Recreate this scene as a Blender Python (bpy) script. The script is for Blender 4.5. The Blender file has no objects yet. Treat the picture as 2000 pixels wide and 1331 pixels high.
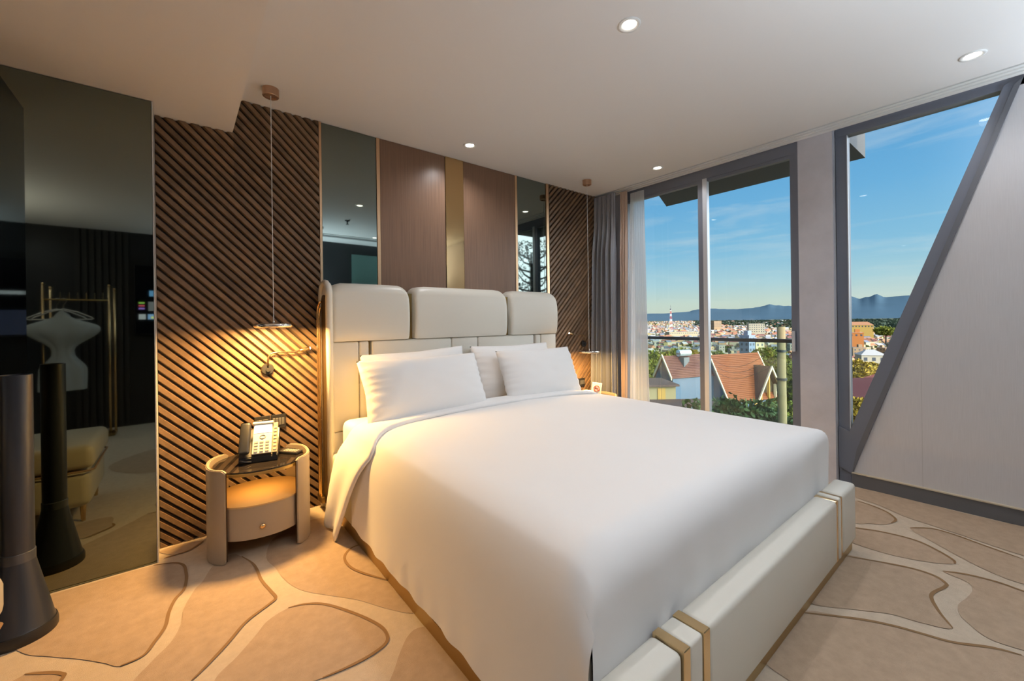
import bpy, bmesh, math, random
from math import sin, cos, pi, radians, sqrt, atan2, exp
from mathutils import Vector, Matrix, noise

S = bpy.context.scene
COL = S.collection
random.seed(7)

# ------------------------------------------------------------------ camera
F_PX, YAW, ROLL, CAM_H = 806.81, 38.768, -0.75, 1.2244
cam_d = bpy.data.cameras.new('camera')
cam_d.sensor_fit = 'HORIZONTAL'
cam_d.sensor_width = 36.0
cam_d.lens = 36.0 * F_PX / 2000.0
cam_d.shift_y = -(665.5 - 628.2) / 2000.0
cam_d.clip_start = 0.02
cam_d.clip_end = 30000
cam = bpy.data.objects.new('camera', cam_d)
COL.objects.link(cam)
cam.matrix_world = (Matrix.Translation((0, 0, CAM_H)) @ Matrix.Rotation(radians(-YAW), 4, 'Z')
                    @ Matrix.Rotation(radians(90), 4, 'X') @ Matrix.Rotation(radians(ROLL), 4, 'Z'))
S.camera = cam

# ------------------------------------------------------------------ view / sampling comfort
S.view_settings.view_transform = 'Standard'
S.view_settings.look = 'None'
S.view_settings.gamma = 1.0
S.view_settings.use_curve_mapping = False
S.view_settings.exposure = 0.10
S.cycles.max_bounces = 9
S.cycles.diffuse_bounces = 5
S.cycles.glossy_bounces = 5
S.cycles.transparent_max_bounces = 16
S.cycles.sample_clamp_indirect = 6.0
S.cycles.caustics_reflective = False
S.cycles.caustics_refractive = False

# ------------------------------------------------------------------ sky
SUN_AZ, SUN_EL = 160.0, 21.0


def build_world():
    w = bpy.data.worlds.new('sky')
    S.world = w
    w.use_nodes = True
    nt = w.node_tree
    nt.nodes.clear()
    N = nt.nodes.new
    L = nt.links.new
    out = N('ShaderNodeOutputWorld')
    bg = N('ShaderNodeBackground')
    tc = N('ShaderNodeTexCoord')
    sep = N('ShaderNodeSeparateXYZ')
    L(tc.outputs['Generated'], sep.inputs[0])
    ramp = N('ShaderNodeValToRGB')
    L(sep.outputs['Z'], ramp.inputs[0])
    cr = ramp.color_ramp
    pts = [(0.0, (.60, .66, .55)), (.035, (.56, .68, .60)), (.075, (.42, .64, .70)), (.14, (.24, .52, .72)),
           (.24, (.145, .42, .70)), (.40, (.085, .32, .64)), (1.0, (.05, .2, .5))]
    cr.elements[0].position = 0
    cr.elements[1].position = 1
    for k, (p, c) in enumerate(pts):
        e = cr.elements[0] if k == 0 else (cr.elements[-1] if k == len(pts) - 1 else cr.elements.new(p))
        e.position = p
        e.color = (*c, 1)
    # wispy clouds
    mp = N('ShaderNodeMapping')
    mp.inputs['Scale'].default_value = (2.0, 2.0, 15.0)
    mp.inputs['Rotation'].default_value = (0.10, 0.06, 0)
    L(tc.outputs['Generated'], mp.inputs[0])
    nz = N('ShaderNodeTexNoise')
    nz.inputs['Scale'].default_value = 1.6
    nz.inputs['Detail'].default_value = 7
    nz.inputs['Roughness'].default_value = .58
    nz.inputs['Distortion'].default_value = .5
    L(mp.outputs[0], nz.inputs[0])
    cl = N('ShaderNodeMapRange')
    cl.inputs[1].default_value = .52
    cl.inputs[2].default_value = .86
    cl.inputs[3].default_value = 0
    cl.inputs[4].default_value = .6
    L(nz.outputs[0], cl.inputs[0])
    mix = N('ShaderNodeMixRGB')
    L(cl.outputs[0], mix.inputs[0])
    L(ramp.outputs[0], mix.inputs[1])
    mix.inputs[2].default_value = (.66, .74, .74, 1)
    # broad brightness of the sky on the sun's side
    sa, se = radians(174.0), radians(6.0)
    dot = N('ShaderNodeVectorMath')
    dot.operation = 'DOT_PRODUCT'
    L(tc.outputs['Generated'], dot.inputs[0])
    dot.inputs[1].default_value = (sin(sa) * cos(se), cos(sa) * cos(se), sin(se))
    mx = N('ShaderNodeMath')
    mx.operation = 'MAXIMUM'
    mx.inputs[1].default_value = 0
    L(dot.outputs['Value'], mx.inputs[0])
    pw = N('ShaderNodeMath')
    pw.operation = 'POWER'
    pw.inputs[1].default_value = 2.2
    L(mx.outputs[0], pw.inputs[0])
    ml = N('ShaderNodeMath')
    ml.operation = 'MULTIPLY'
    ml.inputs[1].default_value = 14.0
    L(pw.outputs[0], ml.inputs[0])
    glow = N('ShaderNodeMixRGB')
    glow.blend_type = 'MULTIPLY'
    glow.inputs[0].default_value = 1
    glow.inputs[1].default_value = (.92, .96, 1.0, 1)
    L(ml.outputs[0], glow.inputs[2])
    add = N('ShaderNodeMixRGB')
    add.blend_type = 'ADD'
    add.inputs[0].default_value = 1
    L(mix.outputs[0], add.inputs[1])
    L(glow.outputs[0], add.inputs[2])
    # below the horizon: dull ground haze
    hz = N('ShaderNodeMath')
    hz.operation = 'LESS_THAN'
    hz.inputs[1].default_value = -.012
    L(sep.outputs['Z'], hz.inputs[0])
    gm = N('ShaderNodeMixRGB')
    L(hz.outputs[0], gm.inputs[0])
    L(add.outputs[0], gm.inputs[1])
    gm.inputs[2].default_value = (.16, .18, .15, 1)
    L(gm.outputs[0], bg.inputs[0])
    bg.inputs[1].default_value = 1.0
    L(bg.outputs[0], out.inputs[0])


build_world()
sun_d = bpy.data.lights.new('sun', 'SUN')
sun_d.energy = 2.8
sun_d.color = (1.0, .80, .50)
sun_d.angle = radians(.6)
sun = bpy.data.objects.new('sun', sun_d)
COL.objects.link(sun)
_sd = Vector((sin(radians(SUN_AZ)) * cos(radians(SUN_EL)), cos(radians(SUN_AZ)) * cos(radians(SUN_EL)), sin(radians(SUN_EL))))
sun.rotation_euler = _sd.to_track_quat('Z', 'Y').to_euler()

DOWN_W = 30.0        # each ceiling downlight
PEND_W = 33.0         # each pendant

# ------------------------------------------------------------------ materials
MATS = {}


def mat(name, col, rough=.5, metal=0.0, spec=.5, var=0.0, vscale=8.0, stretch=(1, 1, 1), bump=0.0, bscale=60.0,
        rot=(0, 0, 0), rnd=0.0, sheen=0.0, coat=0.0, emit=None, estr=0.0, col2=None, trans=0.0):
    if name in MATS:
        return MATS[name]
    m = bpy.data.materials.new(name)
    m.use_nodes = True
    nt = m.node_tree
    b = nt.nodes['Principled BSDF']
    N, L = nt.nodes.new, nt.links.new
    b.inputs['Base Color'].default_value = (*col, 1)
    b.inputs['Roughness'].default_value = rough
    b.inputs['Metallic'].default_value = metal
    b.inputs['Specular IOR Level'].default_value = spec
    b.inputs['Sheen Weight'].default_value = sheen
    b.inputs['Coat Weight'].default_value = coat
    b.inputs['Transmission Weight'].default_value = trans
    if emit:
        b.inputs['Emission Color'].default_value = (*emit, 1)
        b.inputs['Emission Strength'].default_value = estr
    if var or bump:
        tc = N('ShaderNodeTexCoord')
        mp = N('ShaderNodeMapping')
        mp.inputs['Scale'].default_value = stretch
        mp.inputs['Rotation'].default_value = rot
        L(tc.outputs['Object'], mp.inputs[0])
    src = None
    if var:
        nz = N('ShaderNodeTexNoise')
        nz.inputs['Scale'].default_value = vscale
        nz.inputs['Detail'].default_value = 6
        nz.inputs['Roughness'].default_value = .62
        L(mp.outputs[0], nz.inputs[0])
        mr = N('ShaderNodeMapRange')
        mr.inputs[1].default_value = .28
        mr.inputs[2].default_value = .72
        L(nz.outputs[0], mr.inputs[0])
        mx = N('ShaderNodeMixRGB')
        L(mr.outputs[0], mx.inputs[0])
        c2 = col2 if col2 else tuple(min(1, c * (1 + var)) for c in col)
        c1 = col if col2 else tuple(c * (1 - var) for c in col)
        mx.inputs[1].default_value = (*c1, 1)
        mx.inputs[2].default_value = (*c2, 1)
        src = mx.outputs[0]
    if rnd:
        oi = N('ShaderNodeObjectInfo')
        mr2 = N('ShaderNodeMapRange')
        mr2.inputs[3].default_value = 1 - rnd
        mr2.inputs[4].default_value = 1 + rnd
        L(oi.outputs['Random'], mr2.inputs[0])
        hs = N('ShaderNodeHueSaturation')
        if src is None:
            hs.inputs['Color'].default_value = (*col, 1)
        else:
            L(src, hs.inputs['Color'])
        L(mr2.outputs[0], hs.inputs['Value'])
        src = hs.outputs[0]
    if src is not None:
        L(src, b.inputs['Base Color'])
    if bump:
        n2 = N('ShaderNodeTexNoise')
        n2.inputs['Scale'].default_value = bscale
        n2.inputs['Detail'].default_value = 4
        L(mp.outputs[0], n2.inputs[0])
        bp = N('ShaderNodeBump')
        bp.inputs['Strength'].default_value = bump
        bp.inputs['Distance'].default_value = .01
        L(n2.outputs[0], bp.inputs['Height'])
        L(bp.outputs[0], b.inputs['Normal'])
    MATS[name] = m
    return m


def glassmat(name, tint, gloss=.06, rough=0.0):
    m = bpy.data.materials.new(name)
    m.use_nodes = True
    nt = m.node_tree
    nt.nodes.clear()
    N, L = nt.nodes.new, nt.links.new
    out = N('ShaderNodeOutputMaterial')
    t = N('ShaderNodeBsdfTransparent')
    t.inputs[0].default_value = (*tint, 1)
    g = N('ShaderNodeBsdfGlossy')
    g.inputs['Roughness'].default_value = rough
    fr = N('ShaderNodeFresnel')
    fr.inputs[0].default_value = 1.45
    mm = N('ShaderNodeMath')
    mm.operation = 'MULTIPLY'
    mm.inputs[1].default_value = gloss
    L(fr.outputs[0], mm.inputs[0])
    mx = N('ShaderNodeMixShader')
    L(mm.outputs[0], mx.inputs[0])
    L(t.outputs[0], mx.inputs[1])
    L(g.outputs[0], mx.inputs[2])
    L(mx.outputs[0], out.inputs[0])
    MATS[name] = m
    return m


def sheermat(name):
    m = bpy.data.materials.new(name)
    m.use_nodes = True
    nt = m.node_tree
    nt.nodes.clear()
    N, L = nt.nodes.new, nt.links.new
    out = N('ShaderNodeOutputMaterial')
    d = N('ShaderNodeBsdfDiffuse')
    d.inputs[0].default_value = (.86, .87, .88, 1)
    tl = N('ShaderNodeBsdfTranslucent')
    tl.inputs[0].default_value = (.86, .88, .9, 1)
    tp = N('ShaderNodeBsdfTransparent')
    m1 = N('ShaderNodeMixShader')
    m1.inputs[0].default_value = .5
    m2 = N('ShaderNodeMixShader')
    m2.inputs[0].default_value = .18
    L(d.outputs[0], m1.inputs[1])
    L(tl.outputs[0], m1.inputs[2])
    L(m1.outputs[0], m2.inputs[1])
    L(tp.outputs[0], m2.inputs[2])
    L(m2.outputs[0], out.inputs[0])
    MATS[name] = m
    return m


CEIL = mat('ceiling paint', (.78, .76, .74), .9, spec=.1)
CEIL2 = mat('dropped ceiling paint', (.78, .75, .72), .9, spec=.1)
CARPET = mat('carpet cream', (.565, .46, .35), .97, spec=.05, var=.07, vscale=30, bump=.35, bscale=420)
CARPET2 = mat('carpet tan', (.455, .335, .235), .97, spec=.05, var=.09, vscale=22, bump=.35, bscale=420)
CARPET3 = mat('carpet line', (.27, .165, .085), .97, spec=.05)
PAPER = mat('pale wallpaper', (.585, .57, .58), .85, spec=.15, var=.05, vscale=60, stretch=(6, 6, .12), bump=.12, bscale=160)
COLPAPER = mat('column wallpaper', (.57, .56, .60), .85, spec=.15, var=.08, vscale=5, bump=.06, bscale=90)
SKIRT = mat('grey skirting', (.12, .125, .135), .5)
DARKWALL = mat('dark wall', (.018, .019, .021), .5)
BACKING = mat('dark backing', (.03, .02, .014), .7)
FRAME = mat('grey window frame', (.165, .18, .225), .42, spec=.5)
FRAMEL = mat('light aluminium', (.60, .62, .66), .35, metal=.3)
SLATW = mat('walnut slat', (.20, .125, .070), .48, var=.30, vscale=9, stretch=(1, 1, 1), rnd=.22, bump=.15, bscale=120)
VENEER = mat('walnut veneer', (.235, .138, .088), .33, spec=.45, var=.22, vscale=26, stretch=(5.5, 1, .09))
BRASS = mat('brushed brass', (.78, .56, .30), .27, metal=1)
STRIP = mat('copper toned strip', (.70, .47, .29), .34, metal=1)
BRASSD = mat('antique brass', (.50, .36, .15), .30, metal=1)
GOLDM = mat('gold mirror', (.60, .42, .21), .05, metal=1)
SMOKE = mat('smoked mirror', (.185, .222, .207), .025, metal=1, spec=.5)
BLACKG = mat('black glass', (.27, .285, .29), .05, metal=1)
LEATHER = mat('ivory leather', (.73, .70, .62), .38, spec=.45, bump=.03, bscale=240)
LINEN = mat('white linen', (.86, .85, .84), .85, spec=.1, sheen=.1)
LINEN2 = mat('white sheet', (.83, .82, .80), .85, spec=.1, sheen=.1)
TAUPE = mat('taupe lacquer', (.37, .30, .225), .42)
EDGEM = mat('dark bronze edge', (.07, .04, .022), .35, metal=.5)
TAN = mat('tan leather', (.60, .39, .17), .5)
BLACKGLOSS = mat('black glossy glass', (.02, .016, .014), .04, spec=.8)
BLACKP = mat('black plastic', (.022, .022, .024), .38)
DARKP = mat('dark socket', (.025, .024, .024), .2)
CHROME = mat('chrome', (.78, .74, .70), .08, metal=1)
GREYSATIN = mat('grey satin', (.25, .26, .295), .27, spec=.8, sheen=.2)
BEIGESATIN = mat('beige satin', (.55, .42, .34), .34, spec=.5, sheen=.3)
SHEER = sheermat('sheer voile')
WHITEP = mat('white plastic', (.82, .82, .80), .4)
KEYM = mat('phone keys', (.42, .40, .36), .5)
PHONEF = mat('phone face', (.74, .70, .62), .35)
PHONES = mat('phone side strip', (.45, .33, .2), .4)
LCD = mat('phone display', (.9, .92, .9), .3, emit=(.95, .97, .9), estr=.9)
LAMPE = mat('lamp glow', (1, 1, 1), .5, emit=(1.0, .90, .74), estr=14)
PENDE = mat('pendant glow', (1, .9, .7), .5, emit=(1.0, .66, .26), estr=16)
RED = mat('sign red', (.65, .04, .03), .5)
PAPERW = mat('card white', (.85, .80, .72), .6)
GLASS = glassmat('window glass', (.97, .985, .985), .6)
GLASSB = glassmat('balustrade glass', (.80, .88, .86), .8)
CYLB = mat('matte charcoal metal', (.034, .040, .055), .30, metal=.15, spec=.7)
ROBE = mat('grey blue cotton', (.46, .50, .52), .9, spec=.1)

# ------------------------------------------------------------------ mesh helpers


def link(name, bm, m, parent=None, smooth=False, autosmooth=None):
    me = bpy.data.meshes.new(name)
    bm.normal_update()
    bm.to_mesh(me)
    bm.free()
    mats = m if isinstance(m, (list, tuple)) else [m]
    for x in mats:
        me.materials.append(x)
    if smooth:
        for p in me.polygons:
            p.use_smooth = True
        if autosmooth:
            try:
                me.set_sharp_from_angle(angle=radians(autosmooth))
            except Exception:
                pass
    o = bpy.data.objects.new(name, me)
    COL.objects.link(o)
    if parent is not None:
        o.parent = parent
        q = parent
        t = Vector((0, 0, 0))
        while q is not None:
            t = t + Vector(q.location)
            q = q.parent
        if parent.type == 'EMPTY':
            o.location = -t
    return o


def thing(name, loc, label, cat, group=None):
    o = bpy.data.objects.new(name, None)
    o.empty_display_size = .05
    COL.objects.link(o)
    o.location = loc
    o['label'] = label
    o['category'] = cat
    if group:
        o['group'] = group
    return o


def tag(o, label, cat, group=None):
    o['label'] = label
    o['category'] = cat
    if group:
        o['group'] = group
    return o


def struct(o):
    o['kind'] = 'structure'
    return o


def box(bm, a, b, mi=0):
    x0, y0, z0 = a
    x1, y1, z1 = b
    vs = [bm.verts.new(p) for p in ((x0, y0, z0), (x1, y0, z0), (x1, y1, z0), (x0, y1, z0),
                                    (x0, y0, z1), (x1, y0, z1), (x1, y1, z1), (x0, y1, z1))]
    fs = [bm.faces.new([vs[i] for i in f]) for f in ((3, 2, 1, 0), (4, 5, 6, 7), (0, 1, 5, 4), (1, 2, 6, 5), (2, 3, 7, 6), (3, 0, 4, 7))]
    for f in fs:
        f.material_index = mi
    return fs


def bx(a, b, mi=0):
    bm = bmesh.new()
    box(bm, a, b, mi)
    return bm


def rbox(a, b, r=.01, seg=3):
    bm = bx(a, b)
    bmesh.ops.bevel(bm, geom=bm.edges[:], offset=r, segments=seg, profile=.5, affect='EDGES')
    return bm


def prism(bm, pts, ext, mi=0):
    """pts: 3-D outline (planar), ext: extrusion vector."""
    ext = Vector(ext)
    a = [bm.verts.new(p) for p in pts]
    b = [bm.verts.new(Vector(p) + ext) for p in pts]
    n = len(pts)
    fs = [bm.faces.new(a[::-1]), bm.faces.new(b)]
    for i in range(n):
        fs.append(bm.faces.new((a[i], a[(i + 1) % n], b[(i + 1) % n], b[i])))
    for f in fs:
        f.material_index = mi
    bmesh.ops.recalc_face_normals(bm, faces=fs)
    return fs


def pr(pts, ext, mi=0):
    bm = bmesh.new()
    prism(bm, pts, ext, mi)
    return bm


def tube(bm, path, r, n=8, closed=False, mi=0):
    path = [Vector(p) for p in path]
    rings = []
    m = len(path)
    up = None
    for i, p in enumerate(path):
        if closed:
            d = (path[(i + 1) % m] - path[i - 1]).normalized()
        else:
            d = (path[min(i + 1, m - 1)] - path[max(i - 1, 0)]).normalized()
        if up is None:
            up = Vector((0, 0, 1)) if abs(d.z) < .9 else Vector((1, 0, 0))
        s = d.cross(up).normalized()
        up = s.cross(d).normalized()
        rr = r[i] if isinstance(r, (list, tuple)) else r
        rings.append([bm.verts.new(p + (s * cos(2 * pi * k / n) + up * sin(2 * pi * k / n)) * rr) for k in range(n)])
    for i in range(m if closed else m - 1):
        A, B = rings[i], rings[(i + 1) % m]
        for k in range(n):
            f = bm.faces.new((A[k], A[(k + 1) % n], B[(k + 1) % n], B[k]))
            f.material_index = mi
    if not closed:
        bm.faces.new(rings[0][::-1]).material_index = mi
        bm.faces.new(rings[-1]).material_index = mi


def tb(path, r, n=8, closed=False):
    bm = bmesh.new()
    tube(bm, path, r, n, closed)
    return bm


def lathe(prof, c=(0, 0, 0), n=24, bm=None, cap=True):
    own = bm is None
    if own:
        bm = bmesh.new()
    rings = []
    for r, z in prof:
        if r < 1e-6:
            rings.append([bm.verts.new((c[0], c[1], c[2] + z))])
        else:
            rings.append([bm.verts.new((c[0] + r * cos(2 * pi * k / n), c[1] + r * sin(2 * pi * k / n), c[2] + z)) for k in range(n)])
    for A, B in zip(rings, rings[1:]):
        for k in range(n):
            a = [A[k % len(A)], A[(k + 1) % len(A)], B[(k + 1) % len(B)], B[k % len(B)]]
            u = []
            for v in a:
                if v not in u:
                    u.append(v)
            if len(u) > 2:
                bm.faces.new(u)
    if cap:
        if len(rings[0]) > 1:
            bm.faces.new(rings[0][::-1])
        if len(rings[-1]) > 1:
            bm.faces.new(rings[-1])
    bmesh.ops.recalc_face_normals(bm, faces=bm.faces[:])
    return bm


def grid(fn, nu, nv, thick=0.0, closed_u=False):
    bm = bmesh.new()
    V = [[bm.verts.new(fn(i / nu, j / nv)) for j in range(nv + 1)] for i in range(nu + 1)]
    for i in range(nu):
        for j in range(nv):
            bm.faces.new((V[i][j], V[i + 1][j], V[i + 1][j + 1], V[i][j + 1]))
    bmesh.ops.recalc_face_normals(bm, faces=bm.faces[:])
    if thick:
        bmesh.ops.solidify(bm, geom=bm.faces[:], thickness=thick)
    return bm


def catmull(pts, k=5, closed=False):
    out = []
    n = len(pts)
    P = [Vector((p[0], p[1], 0)) for p in pts]
    rng = range(n) if closed else range(n - 1)
    for i in rng:
        if closed:
            a, b, c, d = P[i - 1], P[i], P[(i + 1) % n], P[(i + 2) % n]
        else:
            a, b, c, d = P[max(i - 1, 0)], P[i], P[i + 1], P[min(i + 2, n - 1)]
        for s in range(k):
            t = s / k
            out.append(.5 * ((2 * b) + (c - a) * t + (2 * a - 5 * b + 4 * c - d) * t * t + (3 * b - a - 3 * c + d) * t ** 3))
    if not closed:
        out.append(P[-1])
    return [(v.x, v.y) for v in out]


def smoothstep(a, b, x):
    t = max(0.0, min(1.0, (x - a) / (b - a)))
    return t * t * (3 - 2 * t)


# ------------------------------------------------------------------ room shell
DY, DX, ZC, ZB = 3.0124, 3.74, 2.60, 2.388      # headboard wall, window wall, ceiling, dropped ceiling
YB, XL = -1.30, -2.70                           # wall behind the camera, far left wall

floor = struct(link('floor', bx((XL - .1, YB - .1, -.2), (3.98, DY + .15, 0)), CARPET))
struct(link('ceiling', bx((.262, YB - .1, ZC), (3.60, DY + .15, ZC + .35)), CEIL))
struct(link('ceiling', bx((XL - .1, YB - .1, ZB), (.258, DY + .15, ZC + .35)), CEIL2))
struct(link('ceiling', bx((3.62, YB - .1, ZC + .012), (4.0, DY + .15, ZC + .35)), CEIL))
struct(link('wall_headboard', bx((-.70, DY, 0), (3.98, DY + .15, ZC + .02)), BACKING))
struct(link('wall_back', bx((XL - .1, YB - .12, 0), (4.0, YB, ZC)), DARKWALL))
struct(link('wall_left', bx((XL - .12, YB, 0), (XL, DY + .1, ZB)), DARKWALL))
struct(link('wall_closet', bx((XL, 2.86, 0), (-.72, DY + .1, ZB)), DARKWALL))
# window-side wall right of the slanted window (a five-cornered sheet of wall)
wp = [(3.80, .790, 0), (3.80, .790, .13), (3.80, .006, 2.60), (3.80, YB, 2.60), (3.80, YB, 0)]
struct(link('wall_right', pr(wp, (.17, 0, 0)), PAPER))
struct(link('wall_column', bx((3.74, .882, 0), (3.97, 1.10, ZC + .01)), COLPAPER))
struct(link('wall_corner', bx((3.745, 2.74, 0), (3.97, DY, ZC + .01)), COLPAPER))
struct(link('trim_2', bx((3.7995, .434, .101), (3.8005, .4375, 1.16)), mat('paper seam', (.50, .485, .49), .9)))
bb = link('baseboard_right', bx((3.782, YB, 0), (3.80, .80, .093)), SKIRT)
struct(bb)
struct(link('trim_1', bx((3.776, YB, .093), (3.80, .80, .100)), mat('skirting top edge', (.55, .48, .36), .4), bb))

# carpet motifs: carved tan pebbles with a brown rim, laid in the cream ground


def motif(poly, line=None, k=5):
    pl = catmull(poly, k, True)
    bm = bmesh.new()
    vs = [bm.verts.new((x, y, .0025)) for x, y in pl]
    f = bm.faces.new(vs)
    bmesh.ops.triangulate(bm, faces=[f])
    bmesh.ops.recalc_face_normals(bm, faces=bm.faces[:])
    if sum(f.normal.z for f in bm.faces) < 0:
        bmesh.ops.reverse_faces(bm, faces=bm.faces[:])
    o = link('carpet_motif', bm, CARPET2, floor)
    if line:
        ln = catmull(line, 8)
        bm = bmesh.new()
        prev = None
        for i, (x, y) in enumerate(ln):
            a = Vector(ln[max(0, i - 1)])
            b = Vector(ln[min(len(ln) - 1, i + 1)])
            d = (b - a).normalized()
            w = .0065 * min(1, 4 * min(i, len(ln) - 1 - i) / len(ln) + .35)
            n = Vector((-d.y, d.x)) * w
            cur = (bm.verts.new((x + n.x, y + n.y, .0042)), bm.verts.new((x - n.x, y - n.y, .0042)))
            if prev:
                bm.faces.new((prev[0], prev[1], cur[1], cur[0]))
            prev = cur
        bmesh.ops.recalc_face_normals(bm, faces=bm.faces[:])
        if sum(f.normal.z for f in bm.faces) < 0:
            bmesh.ops.reverse_faces(bm, faces=bm.faces[:])
        link('carpet_line', bm, CARPET3, o)


L1 = [(-.12, 2.80), (-.04, 2.76), (0, 2.70), (.01, 2.61), (.01, 2.53), (0, 2.45), (-.03, 2.39), (-.05, 2.30), (-.06, 2.20), (-.09, 2.12), (-.12, 2.06), (-.18, 2.05)]
motif(L1 + [(-.23, 2.11), (-.30, 2.19), (-.39, 2.28), (-.48, 2.38), (-.58, 2.6), (-.55, 2.78), (-.3, 2.8)], L1)
L2 = [(.24, 2.60), (.28, 2.47), (.29, 2.30), (.31, 2.18), (.32, 2.11), (.29, 2.08), (.20, 2.02), (.13, 1.93), (.06, 1.85), (.02, 1.81)]
motif(L2 + [(-.08, 1.80), (-.15, 1.9), (-.09, 2.01), (-.04, 2.08), (-.01, 2.18), (0, 2.29), (.04, 2.42), (.07, 2.47), (.12, 2.6), (.2, 2.66)], L2)
L3 = [(.35, 2.0), (.41, 1.98), (.48, 1.92), (.56, 1.78), (.61, 1.66), (.62, 1.59), (.60, 1.54), (.53, 1.52), (.45, 1.52), (.37, 1.53)]
motif(L3 + [(.22, 1.58), (.1, 1.66), (.08, 1.76), (.15, 1.83), (.22, 1.91), (.27, 1.97)], L3)
L4 = [(.80, 2.30), (.72, 2.31), (.66, 2.25), (.65, 2.15), (.68, 2.05), (.76, 1.90)]
F6 = [(.34, 2.51), (.36, 2.37), (.38, 2.22), (.42, 2.10), (.49, 2.0), (.60, 1.86), (.68, 1.72), (.76, 1.62), (.84, 1.66), (.83, 2.1), (.83, 2.6), (.70, 2.78), (.55, 2.8), (.4, 2.7)]
bmF = bmesh.new()
_f = bmF.faces.new([bmF.verts.new((x, y, .0012)) for x, y in catmull(F6, 4, True)][::1])
bmesh.ops.triangulate(bmF, faces=[_f])
if sum(f.normal.z for f in bmF.faces) < 0:
    bmesh.ops.reverse_faces(bmF, faces=bmF.faces[:])
link('carpet_motif', bmF, CARPET2, floor)
motif(L4 + [(.85, 1.95), (.85, 2.2)], L4)
motif([(.74, 1.53), (.68, 1.52), (.62, 1.46), (.58, 1.41), (.52, 1.33), (.5, 1.2), (.7, 1.1), (.85, 1.2), (.85, 1.45)])
motif([(-.03, 2.85), (.03, 2.86), (.09, 2.93), (.0, 2.97), (-.1, 2.95)], [(-.08, 2.845), (-.03, 2.85), (.03, 2.86), (.09, 2.93)])
L8 = [(-.44, 2.22), (-.37, 2.17), (-.34, 2.14), (-.33, 2.12), (-.34, 2.08)]
motif(L8 + [(-.36, 1.95), (-.5, 1.95), (-.55, 2.1)], L8)
R1 = [(3.49, .71), (3.47, .63), (3.43, .56), (3.38, .52), (3.33, .50), (3.26, .51)]
motif(R1 + [(3.20, .54), (3.16, .59), (3.10, .66), (3.15, .85), (3.4, .9)], R1)
motif([(3.57, .75), (3.52, .62), (3.43, .46), (3.38, .25), (3.32, .02), (3.3, -.3), (3.76, -.3), (3.765, .2), (3.765, .78)])
R2 = [(2.98, .72), (3.04, .62), (3.09, .52), (3.11, .39), (3.06, .30), (3.0, .24), (2.96, .23)]
motif(R2 + [(2.90, .29), (2.85, .38), (2.82, .5), (2.84, .64)], R2)
R3 = [(2.62, .62), (2.71, .45), (2.75, .35), (2.75, .28), (2.71, .24), (2.67, .24), (2.55, .27), (2.44, .24), (2.34, .19)]
motif(R3 + [(2.29, .27), (2.26, .36), (2.19, .45), (2.09, .60), (2.3, .66)], R3)
R4 = [(1.97, .62), (2.12, .44), (2.18, .34), (2.21, .26), (2.24, .18), (2.31, .09), (2.34, .02)]
motif(R4 + [(2.3, -.3), (1.7, -.35), (1.60, .2), (1.62, .62)], R4)
R5 = [(2.83, .26), (2.88, .18), (2.90, .09), (2.89, .02), (2.88, -.1)]
motif(R5 + [(2.7, -.3), (2.45, -.2), (2.38, .02), (2.37, .10), (2.42, .15), (2.47, .18), (2.55, .19), (2.65, .17), (2.74, .16), (2.80, .18)], R5)
R6 = [(3.27, .43), (3.35, .35), (3.35, .26), (3.31, .15), (3.27, .02)]
motif(R6 + [(3.2, -.2), (3.0, -.2), (2.97, .02), (2.98, .09), (3.04, .19), (3.17, .34)], R6)
motif([(-.3, 1.0), (.1, 1.1), (.4, .8), (.2, .3), (-.2, .2), (-.5, .6)], [(.1, 1.1), (.4, .8), (.2, .3)])
motif([(-1.2, .9), (-.9, 1.1), (-.7, .6), (-.9, .1), (-1.4, .3)], [(-.9, 1.1), (-.7, .6), (-.9, .1)])

# ------------------------------------------------------------------ cladding on the headboard wall


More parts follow.
